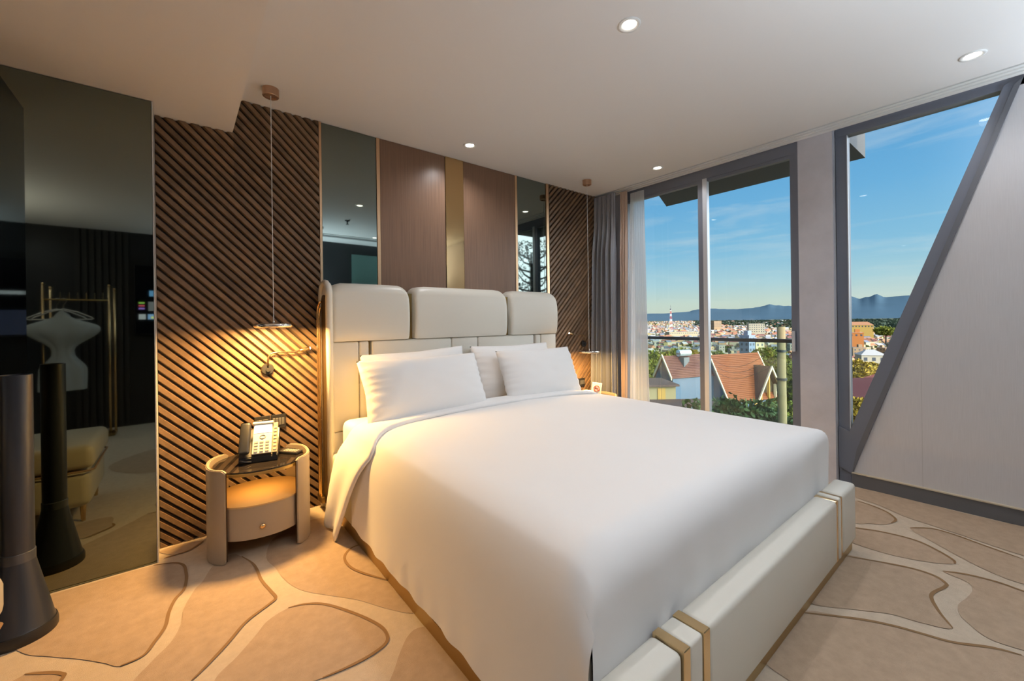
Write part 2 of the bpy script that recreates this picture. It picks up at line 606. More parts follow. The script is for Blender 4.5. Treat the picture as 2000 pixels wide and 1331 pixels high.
def slat_panel(x0, x1, sgn, ztops, label):
    """45-degree moulded battens cut to the panel's outline; ztops(x) is the ceiling above x."""
    t = thing('slatted_wall_panel', ((x0 + x1) / 2, DY - .01, 0), label, 'wall panel')
    pitch = .0578 / sqrt(2)
    half = pitch * .41
    hi = 2.598
    d = Vector((1, 0, -sgn)).normalized()            # sgn=1 falls to the right
    nrm = Vector((sgn, 0, 1)).normalized()
    cmin = min(nrm.dot(Vector((x, 0, z))) for x in (x0, x1) for z in (0, hi))
    cmax = max(nrm.dot(Vector((x, 0, z))) for x in (x0, x1) for z in (0, hi))
    c = cmin + pitch * .3
    yb, yf = DY - .001, DY - .0225
    while c < cmax:
        p0 = nrm * c
        bm = bmesh.new()
        sec = [(-half, yb), (-half * .97, DY - .008), (-half * .62, yf), (half * .70, yf), (half * .97, DY - .008), (half, yb)]
        A, B = [], []
        for off, y in sec:
            q = p0 + nrm * off
            A.append(bm.verts.new((q.x - d.x * 6, y, q.z - d.z * 6)))
            B.append(bm.verts.new((q.x + d.x * 6, y, q.z + d.z * 6)))
        n = len(sec)
        for i in range(n):
            bm.faces.new((A[i], A[(i + 1) % n], B[(i + 1) % n], B[i]))
        bm.faces.new(A[::-1])
        bm.faces.new(B)
        bmesh.ops.recalc_face_normals(bm, faces=bm.faces[:])

        def cut(co, no):
            g = bm.verts[:] + bm.edges[:] + bm.faces[:]
            r = bmesh.ops.bisect_plane(bm, geom=g, plane_co=co, plane_no=no, clear_outer=True)
            ed = [e for e in r['geom_cut'] if isinstance(e, bmesh.types.BMEdge)]
            if ed:
                bmesh.ops.edgeloop_fill(bm, edges=ed)
        cut((x0, 0, 0), (-1, 0, 0))
        cut((x1, 0, 0), (1, 0, 0))
        cut((0, 0, .001), (0, 0, -1))
        cut((0, 0, hi), (0, 0, 1))
        if ztops and len(bm.faces):
            # the part under the dropped ceiling stops lower
            if all(v.co.x < .262 for v in bm.verts):
                cut((0, 0, ZB - .002), (0, 0, 1))
            elif any(v.co.x < .262 and v.co.z > ZB for v in bm.verts):
                # keep only what sits under both ceilings for the crossing battens
                bm2 = bm.copy()
                keep = bm
                bm = keep
                cut((.262, 0, 0), (-1, 0, 0))
                if len(bm.faces) > 3:
                    link('slat', bm, SLATW, t)
                else:
                    bm.free()
                bm = bm2
                cut((.262, 0, 0), (1, 0, 0))
                cut((0, 0, ZB - .002), (0, 0, 1))
        if len(bm.faces) > 3:
            link('slat', bm, SLATW, t)
        else:
            bm.free()
        c += pitch
    return t


slat_panel(-.098, .742, 1, True, 'brown diagonal batten panel behind the left pendant and bedside table, slats falling to the right')
slat_panel(2.902, 3.738, -1, False, 'brown diagonal batten panel between headboard and curtain, slats rising to the right')


def flat_panel(name, x0, x1, m, label, cat, y0=DY - .010, bev=.0015):
    bm = rbox((x0, y0, .001), (x1, DY - .0005, 2.598), bev, 1)
    return tag(link(name, bm, m), label, cat)


flat_panel('brass_strip', .744, .760, STRIP, 'thin vertical brass strip between left slats and dark mirror', 'trim', DY - .022)
flat_panel('mirror_panel', .762, 1.140, SMOKE, 'tall smoked mirror strip above the left third of the headboard', 'mirror', DY - .012)
flat_panel('brass_strip', 1.142, 1.168, STRIP, 'vertical brass strip between left smoked mirror and wide wood panel', 'trim', DY - .016)
flat_panel('wood_panel', 1.170, 1.718, VENEER, 'wide brown wood veneer panel left of the gold mirror strip', 'wall panel', DY - .012)
flat_panel('gold_mirror', 1.722, 1.895, GOLDM, 'narrow gold mirror strip above the middle of the headboard', 'mirror', DY - .016)
flat_panel('wood_panel', 1.899, 2.461, VENEER, 'brown wood veneer panel right of the gold mirror strip', 'wall panel', DY - .012)
flat_panel('brass_strip', 2.463, 2.490, STRIP, 'vertical brass strip between right wood panel and narrow dark mirror', 'trim', DY - .016)
flat_panel('mirror_panel', 2.492, 2.860, SMOKE, 'smoked mirror strip reflecting a pine tree, above the right end of the headboard', 'mirror', DY - .012)
flat_panel('brass_strip', 2.862, 2.895, STRIP, 'vertical brass strip beside the right diagonal slats', 'trim', DY - .022)

mp = thing('mirror_panel', (-.36, 2.9, 0), 'large floor to ceiling dark mirror left of the slatted wall', 'mirror')
link('glass', bx((-.630, 2.8208, .003), (-.106, 2.84, ZB - .003)), SMOKE, mp)
link('side_trim', bx((-.1045, 2.819, .001), (-.100, 3.0, ZB - .003)), FRAMEL, mp)
link('backing_panel', bx((-.70, 2.842, .003), (-.106, 3.008, ZB - .003)), BACKING, mp)
bm = bx((-.70, 2.33, .003), (-.634, 2.82, ZB - .003))
tag(link('glass_partition', bm, BLACKG), 'short black glass partition at the far left, next to the large dark mirror', 'partition')

# ------------------------------------------------------------------ downlights


def downlight(x, y, z, label, watts, r=.040, cat='ceiling light'):
    t = thing('downlight', (x, y, z), label, cat)
    link('trim_ring', lathe([(r * .80, .0), (r * 1.02, -.006), (r * 1.28, -.004), (r * 1.30, 0)], (x, y, z - .0005), 28, cap=False), WHITEP, t, True)
    link('lamp', lathe([(0, -.0015), (r * .80, -.0015)], (x, y, z), 24, cap=False), LAMPE, t)
    ld = bpy.data.lights.new('downlight_beam', 'SPOT')
    ld.energy = watts
    ld.color = (.97, .97, 1.0)
    ld.spot_size = radians(150)
    ld.spot_blend = 1.0
    ld.shadow_soft_size = .035
    lo = bpy.data.objects.new('beam', ld)
    COL.objects.link(lo)
    lo.parent = t
    lo.location = (0, 0, -.014)
    return t


downlight(1.644, 1.146, ZC, 'large bright downlight in the ceiling above the foot of the bed', DOWN_W)
downlight(3.28, .166, ZC, 'downlight in the ceiling beside the slanted window', DOWN_W * .6)
downlight(1.77, 2.70, ZC, 'small downlight close to the gold mirror strip', DOWN_W * .8)
downlight(3.386, 2.082, ZC, 'small downlight near the curtain and sliding door', DOWN_W * .7)
downlight(.75, -.35, ZC, 'added downlight behind the camera, nearest the television', DOWN_W)  # from here on, added fittings put in to brighten the room
downlight(2.45, -.55, ZC, 'added downlight behind the camera, towards the right wall', DOWN_W * .3)
downlight(-1.6, 1.25, ZB, 'added downlight in the dropped ceiling behind the armchair', DOWN_W * .5)
downlight(-2.3, .6, ZB, 'added downlight in the dropped ceiling at the far left', DOWN_W * .8)
downlight(-1.3, -.9, ZB, 'added downlight in the dropped ceiling over the clothes rail', DOWN_W * .25)

def uplighter(x, y, h, label, watts, col=(.76, .88, 1.0)):  # added fill lamps out of view, put in to brighten the ceiling
    t = thing('added_fill_lamp', (x, y, 0), label, 'added fill lamp')
    link('base', lathe([(.14, .001), (.14, .015), (.02, .03)], (x, y, 0), 28), BRASSD, t, True, 40)
    link('pole', tb([(x, y, .02), (x, y, h)], .011, 10), BRASSD, t, True)
    link('bowl', lathe([(.02, h), (.10, h + .03), (.15, h + .09), (.145, h + .09), (.09, h + .04), (0, h + .03)], (x, y, 0), 32, cap=False), WHITEP, t, True)
    ld = bpy.data.lights.new('added_uplight', 'SPOT')
    ld.energy = watts
    ld.color = col
    ld.spot_size = radians(165)
    ld.spot_blend = 1.0
    ld.shadow_soft_size = .10
    lo = bpy.data.objects.new('light', ld)
    COL.objects.link(lo)
    lo.parent = t
    lo.location = (0, 0, h + .11)
    lo.rotation_euler = (pi, 0, 0)


uplighter(3.35, -.95, 1.55, 'added unseen brass uplighter lamp in the corner behind the camera, by the right wall', 80)
uplighter(-1.9, .2, 1.40, 'added unseen brass uplighter lamp far left, behind the armchair', 110, (1.0, .86, .72))
uplighter(1.5, -.9, 1.30, 'added unseen brass uplighter lamp behind the camera, right of the television', 205)

# ------------------------------------------------------------------ pendants


def pendant(x, y, zd, label, watts):
    t = thing('pendant_lamp', (x, y, ZC), label, 'pendant lamp')
    link('canopy', lathe([(.043, 0), (.043, -.044), (.040, -.047), (.030, -.047), (.030, -.040), (0, -.040)], (x, y, ZC), 28), mat('copper canopy', (.52, .33, .22), .35, metal=.7), t, True, 40)
    link('cable', tb([(x, y, ZC - .04), (x, y, zd + .018)], .0022, 6), WHITEP, t)
    prof = []
    R, h = .103, .014
    for i in range(13):
        a = pi / 2 - pi * i / 12
        prof.append((R - h + h * cos(a) if i else 0.0, h * sin(a)))
    prof = [(0, h), (R * .55, h)] + [(R - h + h * cos(pi / 2 - pi * i / 12), h * sin(pi / 2 - pi * i / 12)) for i in range(1, 13)] + [(R * .86, -h), (R * .84, -h * .6)]
    d = link('disc', lathe(prof, (x, y, zd), 40, cap=False), CHROME, t, True)
    link('ferrule', lathe([(.006, .013), (.0065, .024), (.003, .030)], (x, y, zd), 10), CHROME, d, True).location = (0, 0, 0)
    link('diffuser', lathe([(0, -h * .55), (R * .84, -h * .55)], (x, y, zd), 32, cap=False), PENDE, t)
    ld = bpy.data.lights.new('pendant_light', 'AREA')
    ld.shape = 'DISK'
    ld.size = .16
    ld.energy = watts
    ld.color = (1.0, .57, .18)
    lo = bpy.data.objects.new('light', ld)
    COL.objects.link(lo)
    lo.parent = t
    lo.location = (0, 0, zd - ZC - .012)
    return t


pendant(.425, 2.75, 1.219, 'glowing chrome disc pendant above the telephone and left bedside table', PEND_W)
pendant(3.127, 2.69, .918, 'chrome disc pendant in front of the grey curtain', PEND_W * .5)

# ------------------------------------------------------------------ window wall: sliding door and slanted window
door = struct(link('door_1', bx((3.745, 1.10, 2.503), (3.82, 2.74, 2.605)), FRAME))
link('jamb', bx((3.742, 1.10, 0), (3.82, 1.120, 2.52)), FRAME, door)
link('jamb', bx((3.748, 1.120, 0), (3.80, 1.156, 2.505)), FRAME, door)
link('jamb', bx((3.745, 2.69, 0), (3.82, 2.74, 2.52)), FRAME, door)
link('sill', bx((3.745, 1.10, 0), (3.82, 2.74, .05)), FRAME, door)
link('mullion', bx((3.750, 1.850, .05), (3.80, 1.897, 2.505)), FRAME, door)
link('mullion', bx((3.742, 1.810, .05), (3.785, 1.850, 2.505)), FRAMEL, door)
link('top_rail', bx((3.752, 1.12, 2.478), (3.80, 2.70, 2.505)), FRAME, door)
hd = link('handle', rbox((3.722, 1.128, .96), (3.742, 1.148, 1.12), .004, 2), FRAMEL, door)
link('pane', bx((3.775, 1.155, .05), (3.781, 1.852, 2.48)), GLASS, door)
link('pane', bx((3.788, 1.85, .05), (3.794, 2.695, 2.48)), GLASS, door)

win = struct(link('window_1', bx((3.80, -.03, 2.555), (3.88, .878, 2.612)), FRAME))
link('jamb', bx((3.805, .810, .001), (3.88, .878, 2.60)), FRAME, win)
link('sill', bx((3.805, .76, .001), (3.88, .809, .13)), FRAME, win)
# slanted member (outer line 0.80,0.10 -> -0.003,2.61 ; glass line 0.814,0.393 -> 0.078,2.557)
link('slanted_jamb', pr([(3.79, .878, .12), (3.79, .878, .42), (3.79, .814, .39), (3.79, .072, 2.575), (3.79, -.055, 2.61), (3.79, -.004, 2.605), (3.79, .800, .10), (3.79, .84, .06)][0:4] + [(3.79, -.004, 2.605), (3.79, .800, .085)], (.09, 0, 0)), FRAME, win)
link('slanted_bead', pr([(3.782, .772, .27), (3.782, .035, 2.56), (3.782, -.004, 2.60), (3.782, .800, .09)], (.010, 0, 0)), mat('dark frame edge', (.13, .135, .155), .5), win)
link('glazing_bead', pr([(3.80, .812, .40), (3.80, .806, .42), (3.80, .806, 2.55), (3.80, .812, 2.55)], (.02, 0, 0)), FRAMEL, win)
link('pane', pr([(3.845, .82, .38), (3.845, .82, 2.57), (3.845, .05, 2.57), (3.845, .05, 2.50)], (.006, 0, 0)), GLASS, win)

tr = thing('curtain_track', (3.70, 1.3, ZC), 'white double curtain track along the ceiling over the windows', 'curtain track')
for xa, xb, zz in ((3.622, 3.652, .0), (3.662, 3.690, -.004), (3.700, 3.738, -.010)):
    link('rail', bx((xa, YB + .02, ZC + zz), (xb, 3.0, ZC + .011)), WHITEP, tr)

# ------------------------------------------------------------------ curtains


def pleat_curtain(name, top0, top1, bot0, bot1, z0, z1, pleats, amp, m, label, thick=.004, head=.16, seed=0, ampb=1.0):
    t0, t1, b0, b1 = (Vector(q) for q in (top0, top1, bot0, bot1))

    def fn(u, v):
        z = z0 + (z1 - z0) * v
        k = (1 - v) ** 1.3
        a, b = t0.lerp(b0, k), t1.lerp(b1, k)
        d = (b - a)
        n = Vector((d.y, -d.x)).normalized()
        if n.x > 0:
            n = -n
        p = a + d * u
        ph = 2 * pi * pleats * u + .35 * sin(3 * u + seed) + .25 * sin(v * 2.2 + seed * 2)
        hd = smoothstep(z1 - head, z1 - head - .5, z)
        A = amp * (.30 + .70 * hd) * (1 + (ampb - 1) * (1 - v))
        w = sin(ph) * (.6 + .4 * hd) + .4 * (1 - hd) * sin(2 * ph)
        w += .14 * sin(1.7 * ph + 1.3 + v * 1.5 + seed) * hd
        q = p + n * A * w + d.normalized() * (A * .22 * sin(2 * ph + .6))
        return (q.x, q.y, z)
    bm = grid(fn, 170, 46)
    return tag(link(name, bm, m, None, True), label, 'curtain')


pleat_curtain('curtain', (3.585, 2.985), (3.605, 2.715), (3.43, 2.945), (3.575, 2.70), .015, 2.575, 5, .042, GREYSATIN, 'heavy silver grey satin curtain gathered in the corner', seed=1, ampb=1.25)
pleat_curtain('curtain', (3.655, 2.690), (3.655, 2.600), (3.660, 2.70), (3.660, 2.648), .015, 2.578, 3, .018, BEIGESATIN, 'pinkish beige curtain between the grey curtain and the white sheer', seed=2)
pleat_curtain('sheer_curtain', (3.708, 2.60), (3.708, 2.435), (3.706, 2.68), (3.706, 2.395), .015, 2.555, 8, .014, SHEER, 'white sheer curtain hanging beside the sliding door', thick=.0, head=.06, seed=3)

# ------------------------------------------------------------------ bed
bed = thing('bed', (1.76, 1.75, 0), 'large double bed upholstered in ivory leather with brass strips', 'bed')


def cushion(x0, x1, yf, yb, z0, z1, R, end=.035, bulge=.02, nseg=14):
    """padded slab: rounded front top (roll to the back) and soft ends"""
    prof = [(yf + .012, z0), (yf, z0 + .02)]
    for k in range(1, 8):
        s = k / 8
        zz = z0 + .02 + (z1 - R - z0 - .02) * s
        prof.append((yf - bulge * sin(pi * s) ** .6, zz))
    for k in range(nseg + 1):
        a = pi - (pi / 2) * k / nseg
        prof.append((yf + R + R * cos(a), z1 - R + R * sin(a)))
    prof += [(yb - .03, z1), (yb, z1 - .03), (yb, z0 + .012), (yb - .012, z0)]
    cy = (yf + yb) / 2
    cz = (z0 + z1) / 2
    hy, hz = (yb - yf) / 2, (z1 - z0) / 2
    bm = bmesh.new()
    secs = []
    st = [(x0, 1.0)] + [(x0 + end * (1 - cos(pi / 2 * k / 5)), 1 - sin(pi / 2 * k / 5)) for k in range(1, 6)]
    st += [(x0 + (x1 - x0) * k / 8, 0) for k in range(1, 8)]
    st += [(x1 - end * (1 - cos(pi / 2 * k / 5)), 1 - sin(pi / 2 * k / 5)) for k in range(5, 0, -1)] + [(x1, 1.0)]
    st += [(x0 + end * 1.5, 0), (x0 + end * 2.2, 0), (x1 - end * 1.5, 0), (x1 - end * 2.2, 0)]
    st = [s for s in st if x0 <= s[0] <= x1]
    st.sort(key=lambda s: s[0])
    Rc = .085
    for x, ins in st:
        fy = 1 - ins * end / hy * .55
        fz = 1 - ins * end / hz * .35
        dx = min(x - x0, x1 - x)
        drop = Rc - sqrt(max(0, Rc * Rc - (Rc - dx) ** 2)) if dx < Rc else 0
        ft = (hz - drop * .8) / hz
        secs.append([bm.verts.new((x, cy + (y - cy) * fy, cz + (z - cz) * (fz if z < cz else min(fz, ft)))) for y, z in prof])
    n = len(prof)
    for A, B in zip(secs, secs[1:]):
        for i in range(n):
            bm.faces.new((A[i], A[(i + 1) % n], B[(i + 1) % n], B[i]))
    bm.faces.new(secs[0][::-1])
    bm.faces.new(secs[-1])
    bmesh.ops.recalc_face_normals(bm, faces=bm.faces[:])
    return bm


for a, b in ((.768, 1.302), (1.344, 2.202), (2.250, 2.812)):
    link('headboard_cushion', cushion(a, b, 2.806, 2.985, 1.106, 1.497, .075, .024, .012), LEATHER, bed, True, 50)
for a, b in ((.768, .941), (.944, 1.010), (1.029, 1.660), (1.664, 1.908), (1.912, 2.528), (2.545, 2.611), (2.614, 2.812)):
    link('headboard_panel', rbox((a, 2.828, .512), (b, 2.97, 1.104), .014, 4), LEATHER, bed, True, 50)
for a, b, z0, z1 in ((1.011, 1.028, .512, 1.103), (2.529, 2.544, .512, 1.103), (1.300, 1.346, 1.106, 1.440), (2.200, 2.252, 1.106, 1.440)):
    link('brass_inlay', bx((a, 2.862, z0), (b, 2.97, z1)), BRASSD, bed)
link('headboard_base', rbox((.766, 2.828, .004), (2.812, 2.975, .510), .010, 3), LEATHER, bed, True, 50)
link('headboard_back', bx((.77, 2.972, .004), (2.81, 2.986, 1.46)), BRASSD, bed)
# arched side cheek with recessed brass hairpin
arch = [(2.795, .004), (2.795, 1.41)]
for k in range(13):
    a = pi - pi * k / 12
    arch.append((2.881 + .086 * cos(a), 1.41 + .085 * sin(a)))
arch += [(2.967, .004)]
inner = [(2.838, .05), (2.838, 1.36)]
for k in range(9):
    a = pi - pi * k / 8
    inner.append((2.890 + .052 * cos(a), 1.36 + .055 * sin(a)))
inner += [(2.942, .05)]
for xs, xo in ((.720, .048),):
    bm = pr([(xs + .02, y, z) for y, z in arch], (xo - .02, 0, 0))
    link('headboard_side', bm, LEATHER, bed)
    link('recess_panel', pr([(xs + .012, y, z) for y, z in inner], (.010, 0, 0)), mat('dark bronze recess', (.12, .08, .04), .4, metal=.6), bed)
    # rolled border
    bm = tb([(xs + .022, y, z) for y, z in arch], .020, 10)
    link('side_piping', bm, LEATHER, bed, True)
hp = [(2.958, .10), (2.958, 1.30), (2.945, 1.345), (2.91, 1.375), (2.875, 1.375)]
link('brass_tube', tb([(.712, y, z) for y, z in [(2.945, .10), (2.945, 1.27), (2.940, 1.315), (2.925, 1.345), (2.895, 1.365), (2.87, 1.368)]], .0085, 10), BRASS, bed, True)
link('brass_tube', tb([(.710, y, z) for y, z in [(2.90, .10), (2.90, 1.26), (2.893, 1.30), (2.88, 1.325), (2.86, 1.33)]], .0065, 10), BRASS, bed, True)
link('tube_foot', rbox((.700, 2.86, .060), (.724, 2.962, .10), .004, 2), BRASSD, bed)
# base: side rails, foot board, plinth
link('side_rail', rbox((.748, .68, .062), (.800, 2.80, .390), .022, 4), LEATHER, bed, True, 50)
link('side_rail', rbox((2.705, .68, .062), (2.757, 2.80, .390), .022, 4), LEATHER, bed, True, 50)
link('base_frame', bx((.80, .66, .07), (2.705, 2.80, .25)), BACKING, bed)
pl = bmesh.new()
box(pl, (.754, .585, .0), (.80, 2.79, .066))
box(pl, (2.712, .585, .0), (2.750, 2.79, .062))
box(pl, (.80, .585, .0), (2.712, .62, .062))
link('plinth', pl, BRASSD, bed)
for a, b in ((.755, 1.016), (1.051, 1.123), (1.159, 2.420), (2.452, 2.486), (2.518, 2.757)):
    link('footboard_panel', rbox((a, .568, .058), (b, .662, .352), .018 if b - a > .1 else .010, 4), LEATHER, bed, True, 50)
for a, b in ((1.018, 1.050), (1.124, 1.158)):
    link('brass_inlay', rbox((a, .566, .058), (b, .662, .3525), .002, 1), BRASS, bed)
for a, b in ((2.422, 2.450), (2.488, 2.516)):
    link('brass_inlay', rbox((a, .572, .058), (b, .662, .346), .002, 1), BRASS, bed)

# mattress
mt = tag(link('mattress', rbox((.810, .80, .252), (2.66, 2.80, .600), .045, 5), LINEN2, None, True, 60), 'white sheeted mattress showing at the pillow end, beside the ivory headboard', 'mattress')


# duvet
def crown(x):
    u = (x - 1.736) / .97
    return .018 * (1 - u * u)


def nz3(x, y, z, s):
    return noise.noise(Vector((x * s, y * s, z * s)))


def duvet_top(u, v):
    # v: along the bed from tucked foot (0) to the pillows (1); u: across
    x = .772 + (2.700 - .772) * u
    r = .115 - .075 * smoothstep(.75, 1.0, u)
    h0 = .35 - r
    s = v * (h0 + pi / 2 * r + 1.60)
    if s < h0:
        y, z = .668, .275 + s
    elif s < h0 + pi / 2 * r:
        a = (s - h0) / r
        y, z = .668 + r - r * cos(a), .275 + h0 + r * sin(a)
    else:
        y, z = .668 + r + (s - h0 - pi / 2 * r), .625
    z0 = z
    top = smoothstep(.47, .62, z)
    e = min(u, 1 - u) * 1.928
    fade = smoothstep(0, .15, e)
    z += top * fade * (crown(x) + .006 * nz3(x, y, 0, 2.2) + .003 * nz3(x + 5, y, 0, 6))
    # round the long edges
    ew, ed = (.15, .078) if u < .5 else (.05, .028)
    if e < ew:
        q = 1 - e / ew
        z -= (z0 - .275) / .35 * ed * (1 - sqrt(max(0, 1 - q * q)))

    # gathers fanning from the foot corners
    for cx in (.772, 2.700):
        dx, dy = abs(x - cx), y - .66
        rr = sqrt(dx * dx + dy * dy + (z - .6) ** 2)
        if rr < .30:
            z += .0035 * sin(atan2(dy + .02, dx + .02) * 18) * (1 - rr / .30) ** 1.5 * smoothstep(.03, .10, rr) * fade
    if z0 < .56:
        y += .004 * sin(x * 23 + 2 * sin(x * 5)) * smoothstep(.56, .40, z0)
    return (x, y, z)


def side_hang(sign):
    xe = .772 if sign < 0 else 2.700

    def fn(u, v):
        y0 = .658 if sign < 0 else .73
        y = y0 + (2.36 - y0) * u
        # top of the hang follows the rounded foot
        z00 = .625
        dy = y - .668
        if dy < .115:
            q = min(1.0, 1 - dy / .115)
            z00 = .51 + .115 * sqrt(max(0, 1 - q * q))
        zt = z00 - (z00 - .275) / .35 * (.078 if sign < 0 else .028)
        zb = .090 + .004 * sin(y * 11) + .004 * sin(y * 27 + 1) + .006 * nz3(y, 0, 3, 5)
        if sign > 0:
            zb = .405
        z = zt + (zb - zt) * v
        out = (.038 if sign < 0 else .004) * (1 - exp(-v * 7))
        fold = .006 * sin(y * 8 + .8 * sin(y * 3)) * v ** 1.3 + .004 * nz3(y, z, 1, 5) * v + .0022 * sin(y * 37 + 3 * sin(y * 4)) * v ** 5
        edge = smoothstep(.80, .64, y)
        fold += edge * .007 * sin((y - .6) * 40) * v ** .7
        return (xe + sign * (out + fold), y - .02 * edge * v, z)
    return fn


dv = tag(link('duvet', grid(duvet_top, 110, 110), LINEN, None, True), 'smooth white duvet covering the bed, tucked in behind the foot board', 'duvet')
link('side_drape', grid(side_hang(-1), 110, 26), LINEN, dv, True)
link('side_drape', grid(side_hang(1), 60, 12), LINEN, dv, True)


def fold_fn(u, v):
    # u from hem on the left side (0) over the top to the right side (1); v from front edge (0) to pillow side (1)
    LH = .56
    W = 1.945
    s = u * (LH + W + LH)
    if s < LH:
        k = 1 - s / LH            # 0 top .. 1 hem
        yf = 2.10 + .34 * k
        yb = 2.50 + .20 * k
        x = .764 - .072 * (1 - exp(-k * 7)) - .022 * k - .012 * k * sin(v * 9 + 1)
        z = .558 - .52 * k - .03 * k * (1 - v) + .012 * sin(v * 7) * k
    elif s < LH + W:
        t = (s - LH)
        x = .764 + t
        w = min(t, W - t)
        yf = 2.305 - .20 * exp(-w / .16)
        yb = 2.50
        z = .640 + crown(x)
        if w < .15:
            q = 1 - w / .15
            z -= .080 * (1 - sqrt(max(0, 1 - q * q)))
    else:
        k = (s - LH - W) / LH
        yf, yb = 2.10 + .2 * k, 2.50 + .1 * k
        x = .764 + W + .072 * (1 - exp(-k * 7))
        z = .558 - .47 * k
    y = yf + (yb - yf) * v
    z += .007 * sin(pi * min(1, v * 2.5)) * (1 if LH < s < LH + W else 0) - .012 * (v < .01)
    return (x, y, z)


link('turned_down_band', grid(fold_fn, 130, 18, .012), LINEN, dv, True)

# pillows


def pillow(c, w, h, t, tilt, label, yaw=0.0, seed=0.0, roll=0.0):
    M = Matrix.Translation(c) @ Matrix.Rotation(yaw, 4, 'Z') @ Matrix.Rotation(tilt, 4, 'X') @ Matrix.Rotation(roll, 4, 'Z')
    bm = bmesh.new()
    nu, nv = 46, 30

    def pt(i, j, side):
        u, v = 2 * i / nu - 1, 2 * j / nv - 1
        e = (1 - abs(u) ** 3.2) * (1 - abs(v) ** 2.6)
        th = t / 2 * max(0, e) ** .52
        k = 1 - .045 * (1 - abs(v)) * (abs(u) ** 4) * 1.0
        kk = 1 - .06 * (1 - abs(u)) * (abs(v) ** 4)
        wr = .0075 * sin(v * 27 + 4 * u + seed + 1.5 * sin(v * 5 + seed)) * (abs(u) ** 7) * (1 - abs(v) ** 6) + .004 * noise.noise(Vector((u * 3 + seed, v * 3, side)))
        return M @ Vector((u * w / 2 * k, v * h / 2 * kk, side * (th + wr * (e > 0))))
    F = [[bm.verts.new(pt(i, j, 1)) for j in range(nv + 1)] for i in range(nu + 1)]
    B = [[F[i][j] if i in (0, nu) or j in (0, nv) else bm.verts.new(pt(i, j, -1)) for j in range(nv + 1)] for i in range(nu + 1)]
    for G in (F, B):
        for i in range(nu):
            for j in range(nv):
                bm.faces.new((G[i][j], G[i + 1][j], G[i + 1][j + 1], G[i][j + 1]))
    bmesh.ops.recalc_face_normals(bm, faces=bm.faces[:])
    return tag(link('pillow', bm, LINEN, None, True), label, 'pillow')


pillow((1.335, 2.735, .815), .80, .43, .13, radians(78), 'white pillow mostly hidden behind the large left pillow, against the headboard', seed=2, roll=radians(2))
pillow((1.295, 2.52, .796), .90, .43, .20, radians(66), 'large white pillow at the front left of the bed', seed=5, yaw=radians(3))
pillow((2.215, 2.725, .815), .84, .44, .14, radians(76), 'creased white pillow in the middle, partly behind the right front pillow', seed=9)
pillow((2.325, 2.525, .795), .78, .43, .18, radians(66), 'white pillow at the front right of the bed', seed=13, yaw=radians(-3))

# ------------------------------------------------------------------ bedside tables


def superell(cx, cy, ax, by, n, a):
    c, s = cos(a), sin(a)
    return (cx + ax * (abs(c) ** (2 / n)) * (1 if c >= 0 else -1), cy + by * (abs(s) ** (2 / n)) * (1 if s >= 0 else -1))


def bedside(cx, cy, label, rot):
    t = thing('bedside_table', (cx, cy, 0), label, 'bedside table')

    def R(p):
        x, y = p[0] - cx, p[1] - cy
        return (cx + x * cos(rot) - y * sin(rot), cy + x * sin(rot) + y * cos(rot))

    def shell(a0, a1):
        n = 34
        bm = bmesh.new()
        th = .015
        rows = []
        for k in range(n + 1):
            a = a0 + (a1 - a0) * k / n
            o = R(superell(cx, cy, .247, .205, 2.7, a))
            i = R(superell(cx, cy, .247 - th, .205 - th, 2.7, a))
            e = min(k, n - k)
            dz = .014 if e == 0 else (.004 if e == 1 else 0)
            rows.append([bm.verts.new((o[0], o[1], .002 + dz)), bm.verts.new((o[0], o[1], .484 - dz)),
                         bm.verts.new((i[0], i[1], .484 - dz)), bm.verts.new((i[0], i[1], .002 + dz))])
        for A, B in zip(rows, rows[1:]):
            for q in range(4):
                bm.faces.new((A[q], A[(q + 1) % 4], B[(q + 1) % 4], B[q]))
        bm.faces.new(rows[0][::-1]).material_index = 1
        bm.faces.new(rows[-1]).material_index = 1
        bmesh.ops.recalc_face_normals(bm, faces=bm.faces[:])
        bmesh.ops.bevel(bm, geom=[e for e in bm.edges if len(e.link_faces) == 2 and e.calc_face_angle(0) > 1.0], offset=.004, segments=2, affect='EDGES')
        return bm
    link('side_panel', shell(radians(122), radians(235)), [TAUPE, EDGEM], t, True, 40)
    link('side_panel', shell(radians(-55), radians(58)), [TAUPE, EDGEM], t, True, 40)

    def plate(ax, by, z0, z1, n=2.3, seg=56):
        return pr([(*R(superell(cx, cy, ax, by, n, 2 * pi * k / seg)), z0) for k in range(seg)], (0, 0, z1 - z0))
    link('tray_rim', plate(.226, .212, .442, .456, 2.15), BRASSD, t, True, 40)
    link('glass_top', plate(.218, .204, .456, .464, 2.15), BLACKGLOSS, t, True, 40)
    dr = link('drawer', plate(.222, .205, .112, .280, 2.15), TAUPE, t, True, 40)
    link('drawer_lid', plate(.222, .208, .280, .287, 2.15), TAN, t, True, 40)
    link('light_strip', plate(.13, .11, .438, .4415), mat('strip glow', (1, .8, .5), .5, emit=(1.0, .55, .16), estr=1.0), t)
    ld = bpy.data.lights.new('tray_light', 'AREA')
    ld.shape = 'DISK'
    ld.size = .22
    ld.energy = .55
    ld.color = (1.0, .55, .15)
    lo = bpy.data.objects.new('light', ld)
    COL.objects.link(lo)
    lo.parent = t
    lo.location = (0, 0, .435)
    kx, ky = R((cx - .004, cy - .209))
    kb = lathe([(0, 0), (.013, 0), (.014, .004), (.010, .010), (0, .011)], (0, 0, 0), 18)
    kb.transform(Matrix.Translation((kx, ky, .172)) @ Matrix.Rotation(radians(90), 4, 'X'))
    link('knob', kb, BRASS, dr, True)
    return t


